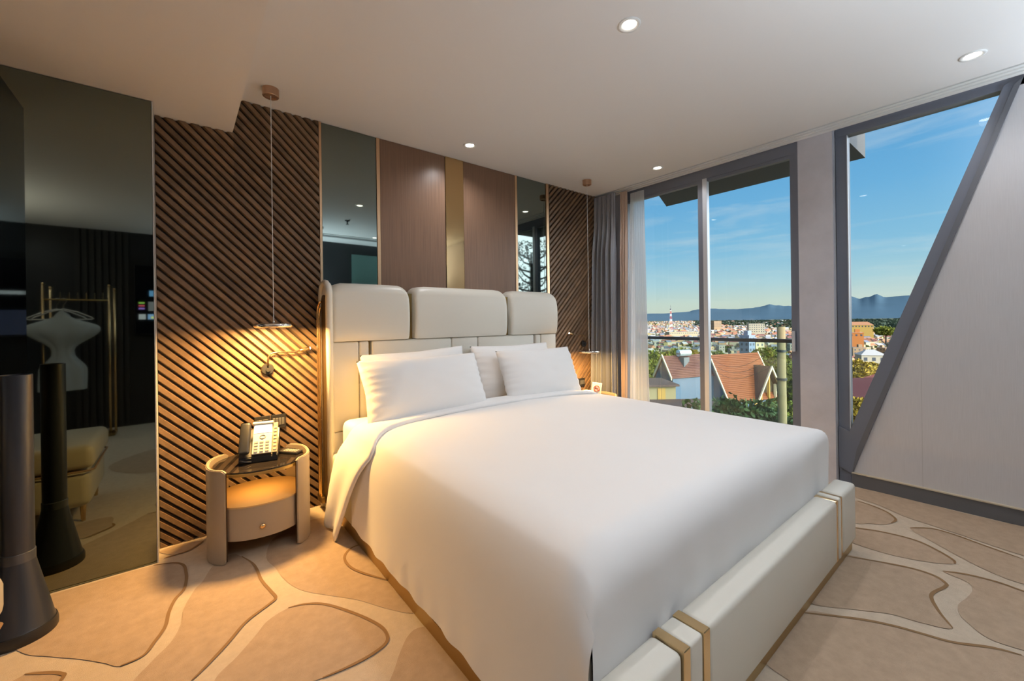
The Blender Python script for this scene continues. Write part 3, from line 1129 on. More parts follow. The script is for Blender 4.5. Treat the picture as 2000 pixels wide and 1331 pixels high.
bedside(.344, 2.716, 'oval taupe bedside table with dark glass top under the telephone, left of the bed', radians(-4))
bedside(3.19, 2.715, 'bedside table right of the bed, barely visible below the grey curtain', radians(0))

# telephone on the left table
ph = thing('telephone', (.35, 2.72, .464), 'black desk telephone with white keypad on the left bedside table', 'telephone')
RZ = Matrix.Translation((.348, 2.745, .4645)) @ Matrix.Rotation(radians(-14), 4, 'Z')


def phone_part(name, bm, m, par=ph, smooth=False, M=None):
    bm.transform(RZ @ M if M is not None else RZ)
    o = link(name, bm, m, par, smooth, 40)
    return o


bm = pr([(-.092, -.085, 0), (-.092, .095, 0), (-.092, .095, .130), (-.092, .070, .150), (-.092, -.085, .030)], (.184, 0, 0))
bmesh.ops.bevel(bm, geom=bm.edges[:], offset=.004, segments=2, affect='EDGES')
phone_part('body', bm, BLACKP)
# tilted console: local plane with x across, y up the slope
TL = Matrix.Translation((0, -.078, .040)) @ Matrix.Rotation(radians(55), 4, 'X')
phone_part('faceplate', rbox((-.030, .0, .004), (.064, .170, .014), .003, 2), PHONEF, M=TL)
phone_part('side_strip', rbox((.066, .0, .003), (.091, .176, .012), .002, 2), PHONES, M=TL)
phone_part('display', rbox((-.026, .118, .0142), (.060, .166, .0165), .001, 1), LCD, M=TL)
phone_part('display_hood', rbox((-.034, .172, .006), (.068, .184, .026), .002, 2), PHONEF, M=TL)
for r in range(4):
    for c in range(3):
        phone_part('key', rbox((-.021 + c * .027, .010 + r * .017, .014), (-.003 + c * .027, .020 + r * .017, .0185), .001, 1), KEYM, M=TL)
rg = bmesh.new()
tube(rg, [(.018 + .014 * cos(2 * pi * k / 16), .096 + .010 * sin(2 * pi * k / 16), .0155) for k in range(16)], .0022, 6, True)
phone_part('navigation_ring', rg, KEYM, M=TL)
for r in range(7):
    phone_part('key', rbox((.071, .014 + r * .021, .012), (.086, .023 + r * .021, .015), .001, 1), KEYM, M=TL)
hs = rbox((-.090, -.004, .012), (-.038, .178, .044), .014, 4)
for v in hs.verts:
    v.co.z += .016 * (abs((v.co.y - .087) / .09)) ** 2 * (1 if v.co.z < .028 else .15)
phone_part('handset', hs, BLACKP, smooth=True, M=TL)
cpath = []
for k in range(90):
    s = k / 89
    cpath.append((-.085 + .05 * s + .006 * cos(k * 1.25), -.092 - .012 * sin(pi * s) + .006 * sin(k * 1.25), .010 + .012 * (1 - s)))
phone_part('coiled_cord', tb(cpath, .0022, 5), BLACKP)

rc = thing('remote_control', (.512, 2.735, .465), 'small dark remote control lying beside the telephone', 'remote control')
RM = Matrix.Translation((.500, 2.728, .4647)) @ Matrix.Rotation(radians(38), 4, 'Z')
bm = rbox((-.028, -.062, 0), (.028, .062, .016), .004, 2)
bm.transform(RM)
link('body', bm, mat('dark grey plastic', (.05, .047, .045), .35), rc)
for r in range(5):
    for c in range(3):
        bm = rbox((-.019 + c * .014, -.048 + r * .018, .016), (-.009 + c * .014, -.038 + r * .018, .018), .001, 1)
        bm.transform(RM)
        link('button', bm, KEYM, rc)


# socket plates
def sockets(x0, z0, label, n=2):
    for k in range(n):
        xa = x0 + k * .088
        t = thing('socket_plate', (xa + .042, DY - .021, z0), label[k], 'socket')
        link('plate', rbox((xa, DY - .033, z0), (xa + .085, DY - .021, z0 + .088), .002, 2), DARKP, t)
        for q in range(4 if k else 2):
            ww = .014 if k else .030
            s0 = xa + .010 + q * (.017 if k else .034)
            link('rocker' if k == 0 else 'slot', rbox((s0, DY - .0355, z0 + .022), (s0 + ww, DY - .0328, z0 + .066), .001, 1), BLACKP if k == 0 else mat('slot grey', (.12, .12, .12), .3), t)


sockets(.350, .565, ('black switch plate on the slats, directly behind the telephone', 'black socket plate on the slats, right of the one behind the telephone'))
sockets(3.215, .520, ('dark switch plate on the right slats, behind the pillow', 'dark socket plate on the right slats, next to the curtain'))


# reading lights on goosenecks
def reading_light(cx, cz, sg, label):
    yb = DY - .021
    t = thing('reading_light', (cx, yb, cz), label, 'reading light')
    b = lathe([(0, 0), (.034, 0), (.036, .010), (.032, .022), (0, .023)], (0, 0, 0), 24)
    b.transform(Matrix.Translation((cx, yb, cz)) @ Matrix.Rotation(radians(90), 4, 'X'))
    link('base', b, BLACKP, t, True, 40)
    b = lathe([(0, .022), (.012, .022), (.012, .038), (0, .038)], (0, 0, 0), 16)
    b.transform(Matrix.Translation((cx, yb, cz - .004)) @ Matrix.Rotation(radians(90), 4, 'X'))
    link('switch_knob', b, BLACKP, t, True, 40)
    yn = yb - .03
    pth = [(0, .02), (.0, .055), (.003, .075), (.012, .092), (.030, .101), (.06, .103), (.10, .101), (.14, .099), (.165, .103), (.185, .109)]
    link('gooseneck', tb([(cx + sg * a, yn, cz + b_) for a, b_ in pth], .0052, 10), mat('dark bronze', (.22, .16, .10), .35, metal=1), t, True)
    link('head', tb([(cx + sg * .178, yn, cz + .106), (cx + sg * .184, yn, cz + .108), (cx + sg * .236, yn, cz + .119), (cx + sg * .240, yn, cz + .120)], [.005, .0095, .0105, .008], 12), BRASS, t, True)
    link('lens', tb([(cx + sg * .240, yn - .001, cz + .120), (cx + sg * .2435, yn - .001, cz + .1205)], .0072, 10), LAMPE, t)
    return t


reading_light(.424, .946, 1, 'gooseneck reading light on the left slats above the telephone')
reading_light(3.375, .975, -1, 'gooseneck reading light on the right slats, half hidden by the curtain')

# things on the right table
sg = thing('sign_card', (3.29, 2.72, .465), 'small tilted white no smoking card on the right bedside table', 'sign')
SM = Matrix.Translation((3.215, 2.69, .470)) @ Matrix.Rotation(radians(-48), 4, 'Z') @ Matrix.Rotation(radians(8), 4, 'Y')
bm = rbox((-.048, -.003, .002), (.048, .003, .135), .001, 1)
bm.transform(SM)
link('card', bm, PAPERW, sg)
bm = bmesh.new()
tube(bm, [(.027 * cos(2 * pi * k / 24), -.0045, .078 + .027 * sin(2 * pi * k / 24)) for k in range(24)], .0035, 6, True)
tube(bm, [(-.019, -.0045, .097), (.019, -.0045, .059)], .003, 6)
bm.transform(SM)
link('prohibition_symbol', bm, RED, sg)
bm = bx((-.020, -.0052, .074), (.016, -.0032, .081))
bm.transform(SM)
link('cigarette_symbol', bm, BLACKP, sg)
bm = bx((-.042, -.0042, .012), (.042, -.0028, .032))
bm.transform(SM)
link('red_band', bm, mat('salmon band', (.75, .32, .2), .6), sg)
wr = thing('wall_remote', (3.13, 2.96, .66), 'white handset holder with a grey screen on the right slats beside the pillow', 'remote control')
link('holder', rbox((3.140, 2.955, .50), (3.182, 2.990, .66), .006, 3), WHITEP, wr, True, 40)
link('screen', rbox((3.150, 2.951, .60), (3.172, 2.956, .64), .001, 1), KEYM, wr)
tag(link('tissue_cube', rbox((3.06, 2.66, .466), (3.16, 2.76, .535), .012, 3), WHITEP, None, True, 40), 'white rounded box on the right bedside table behind the pillow', 'box')

# ------------------------------------------------------------------ left corner: tower, armchair, clothes rail
cx, cy = -.511, 2.515
tw = thing('floor_tower', (cx, cy, 0), 'slim matte black cylinder on a flared round foot, in front of the dark mirror', 'stand')
link('tube', lathe([(.045, .335), (.045, 1.037), (.0435, 1.0385), (.041, 1.037), (.041, .98), (0, .98)], (cx, cy, 0), 40), CYLB, tw, True, 40)
link('collar', lathe([(.0475, .300), (.0475, .336), (.045, .338)], (cx, cy, 0), 40), mat('grey collar', (.10, .11, .13), .3, metal=.4), tw, True, 40)
link('flared_foot', lathe([(.0475, .300), (.050, .285), (.097, .052), (.1, .046)], (cx, cy, 0), 40, cap=False), CYLB, tw, True)
link('base_plate', lathe([(.104, .0), (.107, .006), (.107, .030), (.103, .044), (.096, .046)], (cx, cy, 0), 40), BLACKP, tw, True, 40)

CHAIRL = mat('beige chair leather', (.52, .47, .38), .42, spec=.4)
ac = thing('armchair', (-.70, 1.62, 0), 'beige leather low armchair at the left edge, mostly seen in the dark mirror', 'armchair')
link('seat', rbox((-.98, 1.32, .340), (-.425, 1.985, .492), .045, 5), CHAIRL, ac, True, 60)
link('piping', tb([(-.94, 1.332, .33), (-.455, 1.332, .33), (-.432, 1.36, .33), (-.432, 1.945, .33), (-.455, 1.975, .33), (-.94, 1.975, .33)], .006, 8, True), mat('brown piping', (.32, .19, .1), .5), ac, True)
link('base', rbox((-.96, 1.34, .10), (-.445, 1.965, .325), .05, 5), CHAIRL, ac, True, 60)
bm = rbox((-1.10, 1.30, .30), (-.93, 2.0, .72), .06, 5)
link('backrest', bm, CHAIRL, ac, True, 60)
for x, y in ((-.90, 1.40), (-.90, 1.90), (-.49, 1.40), (-.49, 1.90)):
    link('leg', lathe([(.010, .001), (.016, .11)], (x, y, 0), 14), BRASS, ac, True, 40)

rk = thing('clothes_rail', (-.87, -.87, 0), 'brass clothes rail reflected in the dark mirror', 'clothes rail')
for x in (-1.12, -.62):
    for y in (-.80, -.95):
        link('post', tb([(x + (.03 if y < -.9 else 0), y, .02), (x + (.03 if y < -.9 else 0), y, 1.68 - (.03 if y < -.9 else 0))], .011, 10), BRASS, rk, True)
        link('finial', lathe([(.013, 0), (.015, .006), (.009, .016), (0, .018)], (x + (.03 if y < -.9 else 0), y, 1.68 - (.03 if y < -.9 else 0)), 12), BRASS, rk, True)
link('crossbar', tb([(-1.12, -.80, 1.52), (-.62, -.80, 1.52)], .008, 10), BRASSD, rk, True)
for k in range(7):
    link('peg', tb([(-1.06 + k * .065, -.80, 1.52), (-1.06 + k * .065, -.80, 1.60)], .005, 8), BRASS, rk)
link('foot_tray', rbox((-1.16, -1.0, .005), (-.58, -.76, .03), .006, 2), BRASSD, rk)


def hanger(x, y, ang, label):
    M = Matrix.Translation((x, y, 1.52)) @ Matrix.Rotation(ang, 4, 'Z')
    t = thing('coat_hanger', (x, y, 1.52), label, 'coat hanger')
    bm = bmesh.new()
    tube(bm, [(0, .0, -.10), (0, 0, -.055), (.012, 0, -.04), (.024, 0, -.015), (.018, 0, .008), (.0, 0, .016), (-.014, 0, .006)], .0035, 8)
    bm.transform(M)
    link('hook', bm, CHROME, t, True)
    bm = bmesh.new()
    tube(bm, [(0, 0, -.10), (.10, 0, -.130), (.21, 0, -.19), (.225, 0, -.205), (.21, 0, -.212), (-.21, 0, -.212), (-.225, 0, -.205), (-.21, 0, -.19), (-.10, 0, -.13)], .006, 8, True)
    bm.transform(M)
    link('bar', bm, WHITEP, t, True)


hanger(-1.03, -.86, radians(4), 'white coat hanger on the left of the reflected clothes rail')
hanger(-.97, -.795, radians(-3), 'white coat hanger holding the grey robe on the reflected clothes rail')


def robe_fn(u, v):
    a = 2 * pi * u
    z = 1.41 - .86 * v
    w = .05 + .23 * smoothstep(0, .20, v) - .20 * smoothstep(.24, .50, v) + .09 * smoothstep(.54, .75, v)
    d = .05 + .05 * smoothstep(0, .3, v) - .04 * smoothstep(.3, .5, v) + .02 * smoothstep(.55, .8, v)
    f = 1 + .10 * sin(7 * a + 4 * v) * smoothstep(.1, .4, v)
    return (-.98 + w * cos(a) * f, -.80 + d * sin(a) * f, z - .05 * abs(cos(a)) * (1 - smoothstep(0, .3, v)))


tag(link('robe', grid(robe_fn, 56, 30), ROBE, None, True), 'pale grey blue robe tied and hanging on the reflected clothes rail', 'robe')

# television on the wall behind the camera (seen in the dark mirror)
tv = thing('television', (.33, YB + .03, 1.12), 'wall mounted television behind the camera, reflected in the dark mirror', 'television')
link('panel', rbox((-.44, YB + .002, 1.12), (1.10, YB + .045, 1.99), .005, 2), BLACKP, tv)
link('screen', bx((-.43, YB + .045, 1.13), (1.09, YB + .047, 1.98)), mat('screen black', (.01, .01, .014), .08), tv)


def tile(x0, x1, z0, z1, c, e):
    link('screen_tile', bx((x0, YB + .047, z0), (x1, YB + .0485, z1)), mat('tile %.2f %.2f %.2f' % c, c, .3, emit=c, estr=e), tv)


tile(-.30, -.13, 1.60, 1.67, (.15, .36, .62), 1.6)
tile(-.40, -.345, 1.505, 1.525, (.35, .65, .1), 1.6)
tile(-.40, -.345, 1.47, 1.49, (.75, .10, .14), 1.6)
tile(-.40, -.345, 1.435, 1.455, (.42, .22, .75), 1.6)
tile(-.31, -.20, 1.415, 1.53, (.25, .25, .25), 1.2)
tile(-.40, -.335, 1.31, 1.375, (.55, .56, .58), 1.4)
tile(-.315, -.20, 1.31, 1.375, (.30, .52, .85), 1.4)
tile(-.285, -.235, 1.32, 1.345, (.85, .62, .05), 1.6)
tile(.06, .40, 1.59, 1.63, (.55, .56, .58), 1.4)
tile(.44, .50, 1.59, 1.63, (.55, .56, .58), 1.4)
tile(-.15, .5, 1.15, 1.42, (.06, .07, .13), .8)
# fluted dark panels beside the television
fp = thing('fluted_panel', (-.60, YB, 0), 'dark vertical fluted wall panel left of the reflected television', 'wall panel')
for k in range(8):
    link('slat', bx((-.95 + k * .06, YB + .001, .01), (-.91 + k * .06, YB + .018, 2.38)), mat('charcoal slat', (.035, .034, .034), .5), fp)
tag(link('wall_pier', bx((-1.62, YB + .001, .001), (-1.42, YB + .12, ZB - .003)), mat('blue grey pier', (.16, .19, .21), .7)), 'pale blue grey pier reflected at the left of the dark mirror', 'pier')
gp = thing('frosted_panel', (2.55, YB, 1.7), 'frosted green glass panel behind the camera, reflected above the headboard', 'panel')
link('glass', bx((2.32, YB + .001, 1.92), (2.95, YB + .02, 2.42)), mat('frosted green', (.11, .21, .19), .35), gp)
link('bottom_rail', bx((2.32, YB + .001, 1.86), (2.95, YB + .03, 1.92)), mat('pale rail', (.55, .58, .56), .5), gp)

# ceiling fittings seen in the smoked mirrors
sp = thing('sprinkler', (1.75, .345, ZC), 'small dark fire sprinkler on the ceiling, reflected in the left smoked mirror', 'sprinkler')
link('rosette', lathe([(.032, 0), (.030, -.010), (.012, -.014)], (1.75, .345, ZC), 20), BLACKP, sp, True)
link('nozzle', lathe([(.009, -.014), (.009, -.045), (.018, -.05), (.018, -.054), (0, -.054)], (1.75, .345, ZC), 14), BLACKP, sp, True)
sm = thing('smoke_detector', (1.55, -.25, ZC), 'round smoke detector on the ceiling, reflected in the left smoked mirror', 'smoke detector')
link('body', lathe([(.05, 0), (.052, -.02), (.035, -.04), (0, -.045)], (1.55, -.25, ZC), 24), mat('detector grey', (.2, .2, .2), .5), sm, True)
vt = thing('air_vent', (2.1, -.75, ZC), 'long white air vent in the ceiling, reflected in the left smoked mirror', 'vent')
link('frame', bx((1.5, -.85, ZC - .012), (2.9, -.65, ZC - .0005)), WHITEP, vt)
for k in range(3):
    link('blade', bx((1.54, -.81 + k * .05, ZC - .018), (2.86, -.795 + k * .05, ZC - .012)), mat('vent blade grey', (.25, .25, .25), .6), vt)  # blades in a plain grey

# ------------------------------------------------------------------ outside: balcony
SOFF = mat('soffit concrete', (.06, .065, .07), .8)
struct(link('balcony_floor', bx((3.98, 1.05, -.25), (5.0, 6.8, -.04)), mat('balcony concrete', (.30, .30, .30), .8)))
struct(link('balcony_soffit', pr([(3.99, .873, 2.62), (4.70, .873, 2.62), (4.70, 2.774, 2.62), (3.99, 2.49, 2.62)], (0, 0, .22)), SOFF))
bl = thing('balustrade', (4.9, 3, -.04), 'glass balcony balustrade with a black handrail outside the sliding door', 'balustrade')
link('handrail', rbox((4.872, 1.12, .965), (4.928, 6.7, 1.003), .006, 2), BLACKP, bl)
for k in range(3):
    link('glass_panel', bx((4.895, 1.14 + k * 1.87, -.02), (4.905, 3.0 + k * 1.87, .975)), GLASSB, bl)
for k in range(8):
    link('clamp', bx((4.880, 1.30 + k * .65, -.038), (4.920, 1.36 + k * .65, .06)), BLACKP, bl)
struct(link('wall_added_sun_block', bx((3.98, -3.5, -14), (5.25, YB - .1, 4.2)), mat('sun block grey', (.3, .3, .3), .8)))  # added unseen wing that keeps the sun off balcony and windows

# ------------------------------------------------------------------ outside: terrain, hills
GZ = [(0, -14), (60, -15), (110, -17), (180, -25), (300, -31), (500, -34), (800, -33), (1200, -30), (2000, -27), (3200, -20), (7000, -10)]


def gz(r, az=65):
    for (a, za), (b, zb) in zip(GZ, GZ[1:]):
        if r <= b:
            z = za + (zb - za) * (r - a) / (b - a)
            break
    else:
        z = GZ[-1][1]
    k = smoothstep(250, 900, r)
    return z + k * (4.5 * noise.noise(Vector((r * .004, az * .25, 1.3))) + 7.0 * noise.noise(Vector((r * .0011, az * .11, 5.1))))


def polar(az, r, z=None):
    a = radians(az)
    return Vector((r * sin(a), r * cos(a), gz(r, az) if z is None else z))


GROUND = mat('ground green brown', (.055, .075, .028), .95, spec=.05, var=.5, vscale=.05, col2=(.15, .12, .065))
bm = bmesh.new()
rs = [8, 20, 40, 60, 90, 130, 180, 250, 330, 420, 520, 640, 780, 950, 1150, 1400, 1700, 2100, 2600, 3300, 4200, 5600]
azs = [20 + 3 * k for k in range(52)]
V = [[bm.verts.new(polar(a, r)) for a in azs] for r in rs]
for i in range(len(rs) - 1):
    for j in range(len(azs) - 1):
        bm.faces.new((V[i][j], V[i + 1][j], V[i + 1][j + 1], V[i][j + 1]))
bmesh.ops.recalc_face_normals(bm, faces=bm.faces[:])
struct(link('ground', bm, GROUND, None, True))

RIDGE = [(40, .004), (52.7, .0043), (56.6, .0057), (59.2, .0061), (60.7, .0103), (61.9, .0133), (62.5, .0188), (63.1, .0208), (64.1, .0226), (67.4, .019),
         (69.0, .0215), (70.1, .0252), (70.7, .0285), (71.6, .0254), (72.8, .0237), (75.4, .0302), (78.1, .0389), (78.9, .0339), (79.5, .0367),
         (80.2, .0408), (80.9, .035), (81.7, .0357), (82.6, .0367), (85.3, .0274), (88.4, .0127), (100, .01)]
HILL = mat('haze tinted hills', (.050, .085, .115), .95, spec=.0, var=.10, vscale=.002)  # distance haze is painted into this blue grey base colour
bm = bmesh.new()
prev = None
R0 = 6400
for k in range(241):
    az = 42 + (98 - 42) * k / 240
    for (a, ta), (b, tb_) in zip(RIDGE, RIDGE[1:]):
        if a <= az <= b:
            t_ = ta + (tb_ - ta) * smoothstep(0, 1, (az - a) / (b - a))
            break
    h = t_ * R0 + 8 * noise.noise(Vector((az * 2.1, 0, 0)))
    col_ = []
    for q in range(9):
        s = q / 8
        rr = R0 - 1700 * (1 - s) 
        hs = 150
        zz = -60 + (hs + 60) * (s ** .85) * (1 - s ** 4) + (h + 60) * s ** 4 + 5 * noise.noise(Vector((az * .5, s * 4, 7))) * sin(pi * s)
        col_.append(bm.verts.new((rr * sin(radians(az)), rr * cos(radians(az)), zz)))
    if prev:
        for q in range(8):
            bm.faces.new((prev[q], col_[q], col_[q + 1], prev[q + 1]))
    prev = col_
bmesh.ops.recalc_face_normals(bm, faces=bm.faces[:])
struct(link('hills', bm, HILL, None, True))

# ------------------------------------------------------------------ outside: houses
PAL = [((.80, .74, .60), .9), ((.78, .66, .46), .9), ((.82, .80, .74), .9), ((.72, .52, .36), .9), ((.60, .62, .62), .9),
       ((.80, .70, .36), .9), ((.70, .76, .76), .9), ((.85, .83, .80), .9)]
WM = [mat('render wall %d' % i, tuple(q * f for q, f in zip(c, (.43, .385, .29))), r, rnd=.2) for i, (c, r) in enumerate(PAL)]
RM_ = [mat('roof %d' % i, tuple(q * .68 for q in c), .9, rnd=.15) for i, c in enumerate([(.33, .12, .07), (.22, .07, .06), (.24, .25, .27), (.42, .40, .38), (.15, .17, .22), (.50, .22, .10)])]
WIND = mat('dark far window', (.05, .06, .075), .25)


def house_mesh(w, d, h, kind, rnd_, win_on=True):
    bm = bmesh.new()
    box(bm, (-w / 2, -d / 2, -14), (w / 2, d / 2, h), 0)
    o = .35
    if kind == 'gable':
        rh = d * .42
        prism(bm, [(-w / 2 - o, -d / 2 - o, h), (-w / 2 - o, d / 2 + o, h), (-w / 2 - o, 0, h + rh)], (w + 2 * o, 0, 0), 1)
    elif kind == 'hip':
        rh = d * .32
        a = [bm.verts.new(p) for p in ((-w / 2 - o, -d / 2 - o, h), (w / 2 + o, -d / 2 - o, h), (w / 2 + o, d / 2 + o, h), (-w / 2 - o, d / 2 + o, h))]
        b = [bm.verts.new((-w / 2 + d / 2.4, 0, h + rh)), bm.verts.new((w / 2 - d / 2.4, 0, h + rh))]
        for f in ((a[0], a[1], b[1], b[0]), (a[2], a[3], b[0], b[1]), (a[1], a[2], b[1]), (a[3], a[0], b[0])):
            bm.faces.new(f).material_index = 1
    else:
        box(bm, (-w / 2 - .2, -d / 2 - .2, h), (w / 2 + .2, d / 2 + .2, h + .5), 0)
        box(bm, (-w / 2 + .3, -d / 2 + .3, h + .5), (w / 2 - .3, d / 2 - .3, h + .52), 1)
        if rnd_.random() < .6:
            q = rnd_.uniform(-w / 4, w / 4)
            box(bm, (q - 1.5, -1.3, h + .5), (q + 1.5, 1.3, h + 3), 0)
    if win_on:
        fl = max(1, int(h // 3.2))
        for f in range(fl):
            z = h - 2.4 - f * 3.1
            n = max(2, int(w // 2.8))
            for k in range(n):
                x = -w / 2 + (k + .5) * w / n
                for s in (-1, 1):
                    box(bm, (x - .6, s * d / 2 - .06, z), (x + .6, s * d / 2 + .06, z + 1.4), 2)
            n = max(2, int(d // 2.8))
            for k in range(n):
                y = -d / 2 + (k + .5) * d / n
                for s in (-1, 1):
                    box(bm, (s * w / 2 - .06, y - .6, z), (s * w / 2 + .06, y + .6, z + 1.4), 2)
    bmesh.ops.recalc_face_normals(bm, faces=bm.faces[:])
    me = bpy.data.meshes.new('house')
    bm.to_mesh(me)
    bm.free()
    return me


rg_ = random.Random(11)
PROTO = []
for k in range(26):
    kind = rg_.choice(['gable', 'gable', 'hip', 'flat', 'flat'])
    h = rg_.choice([3.5, 6, 6, 9, 12]) if kind == 'flat' else rg_.choice([3.5, 4, 6.5])
    me = house_mesh(rg_.uniform(6, 11), rg_.uniform(5, 7.5), h, kind, rg_)
    for x in (rg_.choice(WM), rg_.choice(RM_ if kind != 'flat' else RM_[2:4]), WIND):
        me.materials.append(x)
    PROTO.append((me, kind, me.materials[0].name, me.materials[1].name))
placed = []
n_ind = 0


def free(x, y, rad):
    for (a, b, c) in placed:
        if (a - x) ** 2 + (b - y) ** 2 < (rad + c) ** 2:
            return False
    return True


def lone(me, name, loc, rz, label, cat='house', group=None, sc=1.0):
    o = bpy.data.objects.new(name, me)
    COL.objects.link(o)
    o.location = loc
    o.rotation_euler = (0, 0, rz)
    o.scale = (sc, sc, sc)
    o['label'] = label
    o['category'] = cat
    if group:
        o['group'] = group
    return o


def custom(w, d, h, kind, wm, rm, loc, az_face, name, label, cat='building'):
    me = house_mesh(w, d, h, kind, rg_)
    for x in (wm, rm, WIND):
        me.materials.append(x)
    placed.append((loc[0], loc[1], max(w, d) * .6))
    return lone(me, name, loc, az_face, label, cat)


YEL = mat('yellow wall', (.50, .30, .07), .9)
custom(44, 14, 5.5, 'flat', WM[0], RM_[3], (615, 340, -24.5), radians(-38), 'long_building', 'long low cream building left of the window mullion, above the handrail')
custom(20, 16, 14, 'flat', WM[2], RM_[2], (651, 246, -21), radians(-60), 'apartment_block', 'white apartment block with dark columns of windows in mid town')
custom(16, 14, 15, 'flat', WM[3], RM_[0], (910, 423, -19), radians(-40), 'apartment_block', 'orange brown block on the skyline right of the window mullion')
custom(7.5, 7, 6, 'flat', WM[0], RM_[3], (303.5, 115, -20.9), radians(-20), 'apartment_block', 'cream apartment house with dark windows just under the handrail')
custom(5, 6, 12, 'flat', mat('slate blue wall', (.16, .20, .27), .8), RM_[2], (255, 101, -20.9), radians(-15), 'tower_block', 'slate blue tower block below the handrail')
custom(26, 12, 5, 'hip', YEL, RM_[5], (640, 127, -13.5), radians(-75), 'school_building', 'long yellow building in the slanted window, under the dark woods')
custom(9, 8, 5.5, 'flat', mat('orange wall', (.48, .16, .035), .9), RM_[3], (420, 85.5, -17), radians(-70), 'house', 'small orange house in the slanted window', 'house')
custom(8.5, 7, 4, 'hip', WM[7], RM_[3], (233, 42.5, -19.2), radians(-60), 'house', 'white house with a pale hipped roof in the slanted window', 'house')
RR = mat('brick red roof', (.30, .085, .055), .8, var=.2, vscale=3)
custom(11, 9, 3, 'gable', WM[4], mat('dark plum roof', (.045, .018, .02), .9, spec=.05), (89, 18.5, -15.9), radians(-35), 'house', 'dark plum roofed house low in the slanted window', 'house')
custom(9, 8, 3.2, 'hip', WM[3], RR, (99, 16.0, -14.5), radians(-20), 'house', 'brick red hipped roof beside the slanted window frame', 'house')

cnt = 0
tries = 0
while cnt < 270 and tries < 9000:
    tries += 1
    az = rg_.choice([rg_.uniform(55.5, 73.5), rg_.uniform(55.5, 73.5), rg_.uniform(77.6, 83.5)])
    r = 165 * (500 / 165) ** rg_.random()
    p = polar(az, r)
    if r < 150 and az < 76:
        continue
    if not free(p.x, p.y, 5.2):
        continue
    placed.append((p.x, p.y, 5.2))
    me, kd, wn, rn_ = PROTO[rg_.randrange(len(PROTO))]
    wn = ['cream', 'sand', 'ivory', 'terracotta', 'grey', 'yellow', 'pale blue', 'white'][int(wn.split()[-1])]
    rn_ = ['red brown', 'dark red', 'grey', 'light grey', 'slate blue', 'orange'][int(rn_.split()[-1])]
    kd = {'gable': 'gabled', 'hip': 'hipped', 'flat': 'flat'}[kd]
    wh = 'left of the window mullion' if az < 63.3 else ('right of the window mullion' if az < 76 else 'through the slanted window')
    lone(me, 'house', p, rg_.choice([0, pi / 2]) + rg_.uniform(-.5, .5) - .6, '%s house with a %s %s roof, seen %s' % (wn, rn_, kd, wh), 'house', '%s %s roofed town houses seen %s' % (wn, kd, wh), rg_.uniform(.62, .9))
    cnt += 1
# the rest of the town, too far to tell apart
def pydata(name, V, Fc, MI, mats):
    me = bpy.data.meshes.new(name)
    me.from_pydata(V, [], Fc)
    for x in mats:
        me.materials.append(x)
    if MI:
        me.polygons.foreach_set('material_index', MI)
    me.update()
    o = bpy.data.objects.new(name, me)
    COL.objects.link(o)
    return o


V_, F_, M_ = [], [], []
for k in range(15000):
    az = rg_.uniform(54.5, 86)
    if 74 < az < 77:
        continue
    r = 515 * (3000 / 515) ** (rg_.random() ** .9)
    if az > 76 and r > 950:
        continue
    p = polar(az, r)
    if noise.noise(Vector((p.x * .004, p.y * .004, 0))) < -.22 or (r < 960 and not free(p.x, p.y, 5)):
        continue
    w, d, h = rg_.uniform(2.2, 4.7), rg_.uniform(2.2, 3.5), rg_.choice([3, 3.5, 4, 5, 6, 7, 9])
    a = rg_.uniform(-.5, .5) - .6
    c_, s_ = cos(a), sin(a)
    n0 = len(V_)
    for x, y, z in ((-w, -d, -5), (w, -d, -5), (w, d, -5), (-w, d, -5), (-w, -d, h), (w, -d, h), (w, d, h), (-w, d, h), (-w, 0, h + d * .7), (w, 0, h + d * .7)):
        V_.append((p.x + x * c_ - y * s_, p.y + x * s_ + y * c_, p.z + z))
    mi, mr_ = rg_.randrange(8), 8 + rg_.randrange(6)
    F_ += [tuple(n0 + i for i in f) for f in ((0, 1, 5, 4), (1, 2, 6, 5), (2, 3, 7, 6), (3, 0, 4, 7))]
    M_ += [mi] * 4
    if rg_.random() < .55:
        F_ += [tuple(n0 + i for i in f) for f in ((4, 5, 9, 8), (6, 7, 8, 9), (4, 8, 7), (5, 6, 9))]
        M_ += [mr_, mr_, mi, mi]
    else:
        F_.append((n0 + 4, n0 + 5, n0 + 6, n0 + 7))
        M_.append(mr_)
o = pydata('distant_houses', V_, F_, M_, WM + RM_)
o['kind'] = 'stuff'
tag(o, 'far mass of tiny pale houses spread to the foot of the hills', 'town')

# chalet with the orange roof
TILE = mat('orange roof tile', (.21, .048, .007), .75, var=.16, vscale=2.2, stretch=(1, 1, 6))
TILED = mat('dark roof tile', (.10, .055, .045), .8, var=.3, vscale=3)
BLUEW = mat('blue white render', (.095, .135, .195), .8)
CREAMB = mat('cream bargeboard', (.58, .48, .32), .6)
TIMB = mat('yellow timber', (.46, .25, .05), .6)


